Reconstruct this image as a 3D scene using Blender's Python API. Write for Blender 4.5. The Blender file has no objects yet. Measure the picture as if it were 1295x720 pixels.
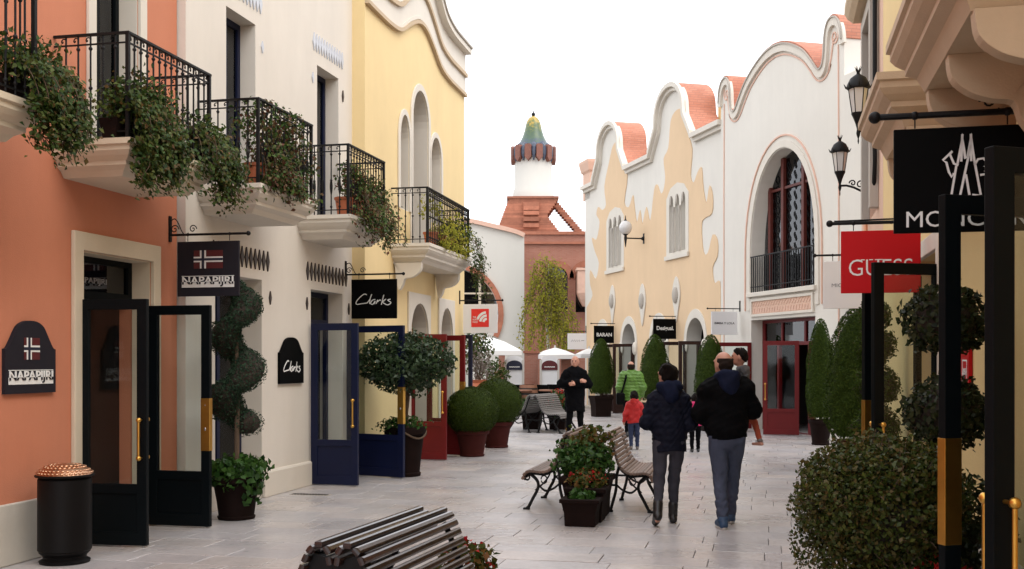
import bpy, bmesh, math, random
import numpy as np
from mathutils import Vector, Matrix
from mathutils.geometry import tessellate_polygon

R = math.radians
scene = bpy.context.scene
COL = scene.collection
random.seed(7)
rng = np.random.default_rng(7)

# ------------------------------------------------------------------ camera
F, CH, U0, V0 = 1400.0, 1.70, 647.5, 455.0          # focal length in photo pixels, eye height, principal column, horizon row
cam_d = bpy.data.cameras.new('camera')
cam = bpy.data.objects.new('camera', cam_d)
COL.objects.link(cam)
cam.location = (0, 0, CH)
cam.rotation_euler = (R(90), 0, 0)
cam_d.sensor_width = 36.0
cam_d.lens = F / 1295.0 * 36.0
cam_d.shift_y = (V0 - 360.0) / 1295.0
cam_d.clip_start = 0.05
cam_d.clip_end = 2000.0
scene.camera = cam

# ------------------------------------------------------------------ world: bright even overcast
SUN_EL, SUN_AZ = R(48), R(132)
world = bpy.data.worlds.new('World')
scene.world = world
world.use_nodes = True
wn, wl = world.node_tree.nodes, world.node_tree.links
wn.clear()
w_out = wn.new('ShaderNodeOutputWorld')
w_bg = wn.new('ShaderNodeBackground')
w_sky = wn.new('ShaderNodeTexSky')
w_sky.sky_type = 'NISHITA'
w_sky.sun_disc = False
w_sky.sun_elevation = SUN_EL
w_sky.sun_rotation = SUN_AZ
w_mix = wn.new('ShaderNodeMixRGB')
w_mix.inputs['Fac'].default_value = 0.90              # closed cloud layer
w_mix.inputs['Color2'].default_value = (8.3, 8.35, 8.6, 1)
wl.new(w_sky.outputs['Color'], w_mix.inputs['Color1'])
wl.new(w_mix.outputs['Color'], w_bg.inputs['Color'])
w_bg.inputs['Strength'].default_value = 0.12
wl.new(w_bg.outputs['Background'], w_out.inputs['Surface'])

sun_d = bpy.data.lights.new('sun', 'SUN')
sun_d.energy = 0.75
sun_d.angle = R(40)
sun_d.color = (1.0, 0.95, 0.88)
sun = bpy.data.objects.new('sun', sun_d)
COL.objects.link(sun)
sun.location = (0, -10, 30)
sun.rotation_euler = (R(90) - SUN_EL, 0, R(180) - SUN_AZ)

scene.view_settings.view_transform = 'Standard'
scene.view_settings.look = 'None'
scene.view_settings.exposure = 1.1
scene.view_settings.gamma = 1.0
scene.view_settings.use_curve_mapping = False

# ------------------------------------------------------------------ mesh helpers
def link(ob, parent=None):
    COL.objects.link(ob)
    if parent is not None:
        ob.parent = parent
    return ob

def smooth_mesh(me, ang=40):
    me.polygons.foreach_set('use_smooth', [True] * len(me.polygons))
    me.set_sharp_from_angle(angle=R(ang))

class MB:
    def __init__(s):
        s.V = []; s.Fc = []
    def add(s, vs, fs):
        o = len(s.V)
        s.V.extend([tuple(v) for v in vs])
        s.Fc.extend([tuple(i + o for i in f) for f in fs])
        return s
    def box(s, x0, x1, y0, y1, z0, z1):
        return s.add([(x0,y0,z0),(x1,y0,z0),(x1,y1,z0),(x0,y1,z0),(x0,y0,z1),(x1,y0,z1),(x1,y1,z1),(x0,y1,z1)],
              [(0,3,2,1),(4,5,6,7),(0,1,5,4),(1,2,6,5),(2,3,7,6),(3,0,4,7)])
    def tube(s, pts, r, n=8, flat=None):
        pts = [Vector(p) for p in pts]
        m = len(pts)
        rr = r if isinstance(r, (list, tuple)) else [r] * m
        vs = []; up = None
        for i, p in enumerate(pts):
            d = (pts[min(i+1, m-1)] - pts[max(i-1, 0)]).normalized()
            if up is None:
                up = Vector((0,0,1)) if abs(d.z) < .9 else Vector((1,0,0))
            sd = d.cross(up)
            if sd.length < 1e-4:
                sd = d.cross(Vector((0,1,0)))
            sd.normalize()
            up = sd.cross(d).normalized()
            for k in range(n):
                a = 2*math.pi*(k+.5)/n
                vs.append(p + sd*math.cos(a)*rr[i] + up*math.sin(a)*rr[i])
        fs = []
        for i in range(m-1):
            for k in range(n):
                k2 = (k+1) % n
                fs.append((i*n+k, i*n+k2, (i+1)*n+k2, (i+1)*n+k))
        fs.append(tuple(range(n-1, -1, -1)))
        fs.append(tuple((m-1)*n+k for k in range(n)))
        return s.add(vs, fs)
    def lathe(s, prof, n=24, c=(0,0,0), a0=0.0):
        vs = []; fs = []
        for (r, z) in prof:
            for k in range(n):
                a = a0 + 2*math.pi*k/n
                vs.append((c[0]+r*math.cos(a), c[1]+r*math.sin(a), c[2]+z))
        for i in range(len(prof)-1):
            for k in range(n):
                k2 = (k+1) % n
                fs.append((i*n+k, i*n+k2, (i+1)*n+k2, (i+1)*n+k))
        fs.append(tuple(range(n-1, -1, -1)))
        fs.append(tuple((len(prof)-1)*n+k for k in range(n)))
        return s.add(vs, fs)
    def loft_rect(s, x0, x1, y0, y1, prof, back_flush=True):
        """stack of rectangles, each inset; prof = (inset, z); the y1 side stays flush against a wall"""
        vs = []; fs = []
        for (i, z) in prof:
            b = y1 if back_flush else y1 - i
            vs += [(x0+i, y0+i, z), (x1-i, y0+i, z), (x1-i, b, z), (x0+i, b, z)]
        for k in range(len(prof)-1):
            for j in range(4):
                j2 = (j+1) % 4
                fs.append((k*4+j, k*4+j2, k*4+4+j2, k*4+4+j))
        fs.append((3,2,1,0)); fs.append(tuple((len(prof)-1)*4+j for j in range(4)))
        return s.add(vs, fs)
    def plate(s, outer, holes=(), y0=0.0, y1=0.1):
        """flat shape drawn in x,z and given thickness along y; holes cut through"""
        loops = [list(outer)] + [list(h) for h in holes]
        flat = [p for l in loops for p in l]
        tris = tessellate_polygon([[Vector((p[0], p[1], 0)) for p in l] for l in loops])
        n = len(flat)
        vs = [(p[0], y0, p[1]) for p in flat] + [(p[0], y1, p[1]) for p in flat]
        fs = []
        for t in tris:
            fs.append(tuple(t)); fs.append(tuple(i+n for i in reversed(t)))
        o = 0
        for l in loops:
            m = len(l)
            for i in range(m):
                j = (i+1) % m
                fs.append((o+i, o+j, o+j+n, o+i+n))
            o += m
        return s.add(vs, fs)
    def ribbon(s, pts, w, y0, y1, closed=False):
        """stroke of width w (number or list) along a path drawn in x,z"""
        m = len(pts)
        ws = w if isinstance(w, (list, tuple)) else [w]*m
        L = []; Rr = []
        for i in range(m):
            if closed:
                a, b = pts[i-1], pts[(i+1) % m]
            else:
                a, b = pts[max(i-1,0)], pts[min(i+1,m-1)]
            dx, dz = b[0]-a[0], b[1]-a[1]
            l = math.hypot(dx, dz) or 1e-6
            nx, nz = -dz/l*ws[i]/2, dx/l*ws[i]/2
            L.append((pts[i][0]+nx, pts[i][1]+nz)); Rr.append((pts[i][0]-nx, pts[i][1]-nz))
        vs = []
        for (l, r) in zip(L, Rr):
            vs += [(l[0],y0,l[1]), (r[0],y0,r[1]), (r[0],y1,r[1]), (l[0],y1,l[1])]
        fs = []
        rng_ = range(m if closed else m-1)
        for i in rng_:
            j = (i+1) % m
            for k in range(4):
                k2 = (k+1) % 4
                fs.append((i*4+k, i*4+k2, j*4+k2, j*4+k))
        if not closed:
            fs.append((0,3,2,1)); fs.append(tuple((m-1)*4+k for k in range(4)))
        return s.add(vs, fs)
    def sphere(s, c, r, n=14, m=8):
        if not isinstance(r, (tuple, list)): r = (r, r, r)
        prof = []
        vs = [(c[0], c[1], c[2]-r[2])]; fs = []
        for i in range(1, m):
            a = -math.pi/2 + math.pi*i/m
            for k in range(n):
                b = 2*math.pi*k/n
                vs.append((c[0]+r[0]*math.cos(a)*math.cos(b), c[1]+r[1]*math.cos(a)*math.sin(b), c[2]+r[2]*math.sin(a)))
        vs.append((c[0], c[1], c[2]+r[2]))
        for k in range(n):
            fs.append((0, 1+(k+1) % n, 1+k))
            fs.append((len(vs)-1, 1+(m-2)*n+k, 1+(m-2)*n+(k+1) % n))
        for i in range(m-2):
            for k in range(n):
                k2 = (k+1) % n
                fs.append((1+i*n+k, 1+i*n+k2, 1+(i+1)*n+k2, 1+(i+1)*n+k))
        return s.add(vs, fs)
    def mesh(s, name, smooth=False, ang=40):
        me = bpy.data.meshes.new(name)
        me.from_pydata(s.V, [], s.Fc)
        bm = bmesh.new(); bm.from_mesh(me)
        bmesh.ops.recalc_face_normals(bm, faces=bm.faces)
        bm.to_mesh(me); bm.free()
        if smooth: smooth_mesh(me, ang)
        return me
    def build(s, name, m, parent=None, smooth=False, bev=0, ang=40, kind=None, label=None):
        me = s.mesh(name, smooth, ang)
        me.materials.append(m)
        ob = link(bpy.data.objects.new(name, me), parent)
        if bev:
            b = ob.modifiers.new('bevel', 'BEVEL')
            b.width = bev; b.segments = 2; b.limit_method = 'ANGLE'; b.angle_limit = R(50)
        if kind: ob['kind'] = kind
        if label: ob['label'] = label
        return ob

def inst(name, me, parent, loc=(0,0,0), rot=(0,0,0), scale=(1,1,1)):
    ob = link(bpy.data.objects.new(name, me), parent)
    ob.location = loc; ob.rotation_euler = rot; ob.scale = scale
    return ob

def thing(name, label, cat, loc=(0,0,0), rotz=0.0, group=None):
    o = link(bpy.data.objects.new(name, None))
    o.empty_display_size = .2
    o.location = loc; o.rotation_euler = (0,0,rotz)
    o['label'] = label; o['category'] = cat
    if group: o['group'] = group
    return o

def tag(o, label, cat, group=None):
    o['label'] = label; o['category'] = cat
    if group: o['group'] = group
    return o

def crom(pts, n=6, closed=False):
    """smooth curve through points"""
    m = len(pts); out = []
    seg = m if closed else m-1
    for i in range(seg):
        p0 = pts[(i-1) % m] if closed or i > 0 else pts[0]
        p1 = pts[i % m]; p2 = pts[(i+1) % m]
        p3 = pts[(i+2) % m] if closed or i+2 < m else pts[-1]
        for k in range(n):
            t = k/n
            out.append(tuple(.5*((2*b) + (-a+c)*t + (2*a-5*b+4*c-d)*t*t + (-a+3*b-3*c+d)*t**3) for a,b,c,d in zip(p0,p1,p2,p3)))
    if not closed: out.append(tuple(pts[-1]))
    return out

def arch(x0, x1, z0, zs, zt, n=14):
    """opening: straight jambs from z0 to zs, then a half ellipse up to zt"""
    c, r = (x0+x1)/2, (x1-x0)/2
    return [(x0, z0), (x1, z0)] + [(c + r*math.cos(math.pi*k/n), zs + (zt-zs)*math.sin(math.pi*k/n)) for k in range(n+1)]

def rect(x0, x1, z0, z1):
    return [(x0,z0),(x1,z0),(x1,z1),(x0,z1)]

def gp(u, v):
    Y = CH*F/(v-V0)
    return ((u-U0)/F*Y, Y)

class Wall:
    """vertical facade on the ground line X = a + b*Y. Local frame: x along it from left to right as seen
    from the street, y inwards, z up"""
    def __init__(s, a, b, Y0, right=False):
        n = math.hypot(1, b); s.a, s.b, s.n, s.Y0, s.right = a, b, n, Y0, right
        s.d = (-b/n, -1/n) if right else (b/n, 1/n)
        s.inn = (-s.d[1], s.d[0])
        s.O = (a+b*Y0, Y0)
        s.rot = math.atan2(s.d[1], s.d[0])
    def at(s, u, v=None, t=0.0):
        a = s.a + (-t*s.n if s.right else t*s.n)
        Y = a/((u-U0)/F - s.b)
        X = a + s.b*Y
        sx = (X-s.O[0])*s.d[0] + (Y-s.O[1])*s.d[1]
        if v is None: return sx
        return (sx, CH + (V0-v)/F*Y)
    def sY(s, Y):
        return (s.Y0-Y)*s.n if s.right else (Y-s.Y0)*s.n
    def loc(s, X, Y):
        dx, dy = X-s.O[0], Y-s.O[1]
        return (dx*s.d[0]+dy*s.d[1], dx*s.inn[0]+dy*s.inn[1])
    def world(s, x, y):
        return (s.O[0]+s.d[0]*x+s.inn[0]*y, s.O[1]+s.d[1]*x+s.inn[1]*y)

# ------------------------------------------------------------------ materials
def mat(name, col, rough=.6, var=.12, scale=2.5, bump=0.0, bscale=60, metal=0.0, spec=.5, rnd=0.0, streak=0.0, rvar=0.0, coat=0.0):
    m = bpy.data.materials.new(name); m.use_nodes = True
    nt = m.node_tree; N, L = nt.nodes, nt.links
    b = N['Principled BSDF']
    b.inputs['Roughness'].default_value = rough
    b.inputs['Metallic'].default_value = metal
    b.inputs['Specular IOR Level'].default_value = spec
    if coat:
        b.inputs['Coat Weight'].default_value = coat
        b.inputs['Coat Roughness'].default_value = .15
    tc = N.new('ShaderNodeTexCoord')
    val = None
    def addv(sock, amt):
        nonlocal val
        mr = N.new('ShaderNodeMapRange')
        mr.inputs['From Min'].default_value = .25 if amt < 9 else 0; mr.inputs['From Max'].default_value = .75
        mr.inputs['To Min'].default_value = 1-amt; mr.inputs['To Max'].default_value = 1+amt*.8
        L.new(sock, mr.inputs['Value'])
        if val is None: val = mr.outputs['Result']
        else:
            mu = N.new('ShaderNodeMath'); mu.operation = 'MULTIPLY'
            L.new(val, mu.inputs[0]); L.new(mr.outputs['Result'], mu.inputs[1]); val = mu.outputs[0]
    nz = N.new('ShaderNodeTexNoise'); nz.inputs['Scale'].default_value = scale
    nz.inputs['Detail'].default_value = 6; nz.inputs['Roughness'].default_value = .62
    L.new(tc.outputs['Object'], nz.inputs['Vector'])
    if var: addv(nz.outputs['Fac'], var)
    if streak:
        mp = N.new('ShaderNodeMapping'); mp.inputs['Scale'].default_value = (1.5, 1.5, .28)
        L.new(tc.outputs['Object'], mp.inputs['Vector'])
        n2 = N.new('ShaderNodeTexNoise'); n2.inputs['Scale'].default_value = 1.3; n2.inputs['Detail'].default_value = 9; n2.inputs['Roughness'].default_value = .7
        L.new(mp.outputs['Vector'], n2.inputs['Vector'])
        addv(n2.outputs['Fac'], streak)
    if rnd:
        ge = N.new('ShaderNodeNewGeometry'); oi = N.new('ShaderNodeObjectInfo')
        ad = N.new('ShaderNodeMath'); ad.operation = 'ADD'
        L.new(ge.outputs['Random Per Island'], ad.inputs[0]); L.new(oi.outputs['Random'], ad.inputs[1])
        fr = N.new('ShaderNodeMath'); fr.operation = 'FRACT'; L.new(ad.outputs[0], fr.inputs[0])
        addv(fr.outputs[0], rnd)
    if val is not None:
        sc = N.new('ShaderNodeVectorMath'); sc.operation = 'SCALE'
        sc.inputs[0].default_value = col
        L.new(val, sc.inputs['Scale'])
        L.new(sc.outputs['Vector'], b.inputs['Base Color'])
    else:
        b.inputs['Base Color'].default_value = (*col, 1)
    if rvar:
        mr = N.new('ShaderNodeMapRange'); mr.inputs['From Min'].default_value = .3; mr.inputs['From Max'].default_value = .7
        mr.inputs['To Min'].default_value = rough-rvar; mr.inputs['To Max'].default_value = rough+rvar
        L.new(nz.outputs['Fac'], mr.inputs['Value']); L.new(mr.outputs['Result'], b.inputs['Roughness'])
    if bump:
        n3 = N.new('ShaderNodeTexNoise'); n3.inputs['Scale'].default_value = bscale; n3.inputs['Detail'].default_value = 4
        L.new(tc.outputs['Object'], n3.inputs['Vector'])
        bp = N.new('ShaderNodeBump'); bp.inputs['Strength'].default_value = bump; bp.inputs['Distance'].default_value = .01
        L.new(n3.outputs['Fac'], bp.inputs['Height']); L.new(bp.outputs['Normal'], b.inputs['Normal'])
    return m

def leaf_mat(name, cols, rough=.45, spec=.4, trans=.25):
    """leaf to leaf colour variation from a ramp, a little light through the blade"""
    m = bpy.data.materials.new(name); m.use_nodes = True
    nt = m.node_tree; N, L = nt.nodes, nt.links
    b = N['Principled BSDF']; out = N['Material Output']
    ge = N.new('ShaderNodeNewGeometry')
    cr = N.new('ShaderNodeValToRGB')
    while len(cr.color_ramp.elements) < len(cols): cr.color_ramp.elements.new(.5)
    for i, c in enumerate(cols):
        cr.color_ramp.elements[i].position = i/(len(cols)-1)
        cr.color_ramp.elements[i].color = (*c, 1)
    L.new(ge.outputs['Random Per Island'], cr.inputs['Fac'])
    L.new(cr.outputs['Color'], b.inputs['Base Color'])
    b.inputs['Roughness'].default_value = rough
    b.inputs['Specular IOR Level'].default_value = spec
    tr = N.new('ShaderNodeBsdfTranslucent'); L.new(cr.outputs['Color'], tr.inputs['Color'])
    mx = N.new('ShaderNodeMixShader'); mx.inputs['Fac'].default_value = trans
    L.new(b.outputs['BSDF'], mx.inputs[1]); L.new(tr.outputs['BSDF'], mx.inputs[2])
    L.new(mx.outputs['Shader'], out.inputs['Surface'])
    return m

def glass_mat(name, tint=(.9,.93,.92), base=.0):
    m = bpy.data.materials.new(name); m.use_nodes = True
    nt = m.node_tree; N, L = nt.nodes, nt.links
    out = N['Material Output']; N.remove(N['Principled BSDF'])
    t = N.new('ShaderNodeBsdfTransparent'); t.inputs['Color'].default_value = (*tint, 1)
    g = N.new('ShaderNodeBsdfGlossy'); g.inputs['Roughness'].default_value = .03; g.inputs['Color'].default_value = (.9,.92,.95,1)
    fr = N.new('ShaderNodeFresnel'); fr.inputs['IOR'].default_value = 1.30
    ad = N.new('ShaderNodeMath'); ad.operation = 'ADD'; ad.inputs[1].default_value = base; ad.use_clamp = True
    L.new(fr.outputs['Fac'], ad.inputs[0])
    mx = N.new('ShaderNodeMixShader'); L.new(ad.outputs[0], mx.inputs['Fac'])
    L.new(t.outputs['BSDF'], mx.inputs[1]); L.new(g.outputs['BSDF'], mx.inputs[2])
    L.new(mx.outputs['Shader'], out.inputs['Surface'])
    return m

def brick_mat(name, c1, c2, mortar, scale):
    m = bpy.data.materials.new(name); m.use_nodes = True
    nt = m.node_tree; N, L = nt.nodes, nt.links
    b = N['Principled BSDF']; b.inputs['Roughness'].default_value = .8
    tc = N.new('ShaderNodeTexCoord')
    sp = N.new('ShaderNodeSeparateXYZ'); L.new(tc.outputs['Object'], sp.inputs[0])
    ad = N.new('ShaderNodeMath'); L.new(sp.outputs['X'], ad.inputs[0]); L.new(sp.outputs['Y'], ad.inputs[1])
    cb = N.new('ShaderNodeCombineXYZ'); L.new(ad.outputs[0], cb.inputs['X']); L.new(sp.outputs['Z'], cb.inputs['Y'])
    br = N.new('ShaderNodeTexBrick'); br.inputs['Scale'].default_value = scale
    br.inputs['Color1'].default_value = (*c1,1); br.inputs['Color2'].default_value = (*c2,1); br.inputs['Mortar'].default_value = (*mortar,1)
    br.inputs['Mortar Size'].default_value = .015; br.inputs['Brick Width'].default_value = .5; br.inputs['Row Height'].default_value = .16
    L.new(cb.outputs[0], br.inputs['Vector'])
    nz = N.new('ShaderNodeTexNoise'); nz.inputs['Scale'].default_value = .9; nz.inputs['Detail'].default_value = 6
    L.new(tc.outputs['Object'], nz.inputs['Vector'])
    mr = N.new('ShaderNodeMapRange'); mr.inputs['To Min'].default_value = .7; mr.inputs['To Max'].default_value = 1.3
    L.new(nz.outputs['Fac'], mr.inputs['Value'])
    sc = N.new('ShaderNodeVectorMath'); sc.operation = 'SCALE'
    L.new(br.outputs['Color'], sc.inputs[0]); L.new(mr.outputs['Result'], sc.inputs['Scale'])
    L.new(sc.outputs['Vector'], b.inputs['Base Color'])
    bp = N.new('ShaderNodeBump'); bp.inputs['Strength'].default_value = .6; bp.inputs['Distance'].default_value = .02; bp.invert = True
    L.new(br.outputs['Fac'], bp.inputs['Height']); L.new(bp.outputs['Normal'], b.inputs['Normal'])
    return m

def paving_mat():
    m = bpy.data.materials.new('paving'); m.use_nodes = True
    nt = m.node_tree; N, L = nt.nodes, nt.links
    b = N['Principled BSDF']
    tc = N.new('ShaderNodeTexCoord'); ge = N.new('ShaderNodeNewGeometry'); oi = N.new('ShaderNodeObjectInfo')
    ad = N.new('ShaderNodeMath'); L.new(ge.outputs['Random Per Island'], ad.inputs[0]); L.new(oi.outputs['Random'], ad.inputs[1])
    fr = N.new('ShaderNodeMath'); fr.operation = 'FRACT'; L.new(ad.outputs[0], fr.inputs[0])
    cr = N.new('ShaderNodeValToRGB')
    cols = [(.385,.365,.368), (.45,.425,.42), (.415,.396,.402), (.485,.438,.412), (.43,.408,.404), (.45,.408,.385)]
    while len(cr.color_ramp.elements) < len(cols): cr.color_ramp.elements.new(.5)
    for i, c in enumerate(cols):
        cr.color_ramp.elements[i].position = i/(len(cols)-1); cr.color_ramp.elements[i].color = (*c,1)
    L.new(fr.outputs[0], cr.inputs['Fac'])
    pos = ge.outputs['Position']
    nz = N.new('ShaderNodeTexNoise'); nz.inputs['Scale'].default_value = 1.3; nz.inputs['Detail'].default_value = 8; nz.inputs['Roughness'].default_value = .65
    L.new(pos, nz.inputs['Vector'])
    mr = N.new('ShaderNodeMapRange'); mr.inputs['From Min'].default_value = .3; mr.inputs['From Max'].default_value = .7
    mr.inputs['To Min'].default_value = .84; mr.inputs['To Max'].default_value = 1.12
    L.new(nz.outputs['Fac'], mr.inputs['Value'])
    n5 = N.new('ShaderNodeTexNoise'); n5.inputs['Scale'].default_value = 22; n5.inputs['Detail'].default_value = 5
    L.new(pos, n5.inputs['Vector'])
    mr5 = N.new('ShaderNodeMapRange'); mr5.inputs['From Min'].default_value = .3; mr5.inputs['From Max'].default_value = .7
    mr5.inputs['To Min'].default_value = .9; mr5.inputs['To Max'].default_value = 1.08
    L.new(n5.outputs['Fac'], mr5.inputs['Value'])
    mu = N.new('ShaderNodeMath'); mu.operation = 'MULTIPLY'; L.new(mr.outputs['Result'], mu.inputs[0]); L.new(mr5.outputs['Result'], mu.inputs[1])
    vo = N.new('ShaderNodeTexVoronoi'); vo.inputs['Scale'].default_value = 2.3; vo.inputs['Randomness'].default_value = 1.0   # gum and drip spots
    L.new(pos, vo.inputs['Vector'])
    mv = N.new('ShaderNodeMapRange'); mv.inputs['From Min'].default_value = .035; mv.inputs['From Max'].default_value = .07
    mv.inputs['To Min'].default_value = .62; mv.inputs['To Max'].default_value = 1.0
    L.new(vo.outputs['Distance'], mv.inputs['Value'])
    mu2 = N.new('ShaderNodeMath'); mu2.operation = 'MULTIPLY'; L.new(mu.outputs[0], mu2.inputs[0]); L.new(mv.outputs['Result'], mu2.inputs[1]); mu = mu2
    sc = N.new('ShaderNodeVectorMath'); sc.operation = 'SCALE'; L.new(cr.outputs['Color'], sc.inputs[0]); L.new(mu.outputs[0], sc.inputs['Scale'])
    L.new(sc.outputs['Vector'], b.inputs['Base Color'])
    # damp sheen, uneven
    n2 = N.new('ShaderNodeTexNoise'); n2.inputs['Scale'].default_value = .8; n2.inputs['Detail'].default_value = 6
    L.new(pos, n2.inputs['Vector'])
    mr2 = N.new('ShaderNodeMapRange'); mr2.inputs['From Min'].default_value = .3; mr2.inputs['From Max'].default_value = .7
    mr2.inputs['To Min'].default_value = .22; mr2.inputs['To Max'].default_value = .40
    L.new(n2.outputs['Fac'], mr2.inputs['Value']); L.new(mr2.outputs['Result'], b.inputs['Roughness'])
    b.inputs['Specular IOR Level'].default_value = .7
    n3 = N.new('ShaderNodeTexNoise'); n3.inputs['Scale'].default_value = 9; n3.inputs['Detail'].default_value = 7
    L.new(pos, n3.inputs['Vector'])
    bp = N.new('ShaderNodeBump'); bp.inputs['Strength'].default_value = .35; bp.inputs['Distance'].default_value = .02
    L.new(n3.outputs['Fac'], bp.inputs['Height']); L.new(bp.outputs['Normal'], b.inputs['Normal'])
    return m

def dome_mat():
    """glazed mosaic: blue at the rim, green, then yellow at the tip"""
    m = bpy.data.materials.new('dome_mosaic'); m.use_nodes = True
    nt = m.node_tree; N, L = nt.nodes, nt.links
    b = N['Principled BSDF']; b.inputs['Roughness'].default_value = .35
    tc = N.new('ShaderNodeTexCoord'); sp = N.new('ShaderNodeSeparateXYZ'); L.new(tc.outputs['Generated'], sp.inputs[0])
    vo = N.new('ShaderNodeTexVoronoi'); vo.inputs['Scale'].default_value = 11
    L.new(tc.outputs['Object'], vo.inputs['Vector'])
    s2 = N.new('ShaderNodeSeparateColor'); L.new(vo.outputs['Color'], s2.inputs['Color'])
    mr = N.new('ShaderNodeMapRange'); mr.inputs['To Min'].default_value = -.13; mr.inputs['To Max'].default_value = .13
    L.new(s2.outputs['Red'], mr.inputs['Value'])
    ad = N.new('ShaderNodeMath'); L.new(sp.outputs['Z'], ad.inputs[0]); L.new(mr.outputs['Result'], ad.inputs[1])
    cr = N.new('ShaderNodeValToRGB'); cr.color_ramp.interpolation = 'LINEAR'
    cols = [(0,(.045,.06,.09)),(.22,(.05,.07,.10)),(.32,(.05,.09,.07)),(.62,(.075,.12,.05)),(.78,(.19,.19,.05)),(.88,(.40,.28,.05)),(1,(.42,.30,.08))]
    while len(cr.color_ramp.elements) < len(cols): cr.color_ramp.elements.new(.5)
    for i,(p,c) in enumerate(cols):
        cr.color_ramp.elements[i].position = p; cr.color_ramp.elements[i].color = (*c,1)
    L.new(ad.outputs[0], cr.inputs['Fac']); L.new(cr.outputs['Color'], b.inputs['Base Color'])
    return m

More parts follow.
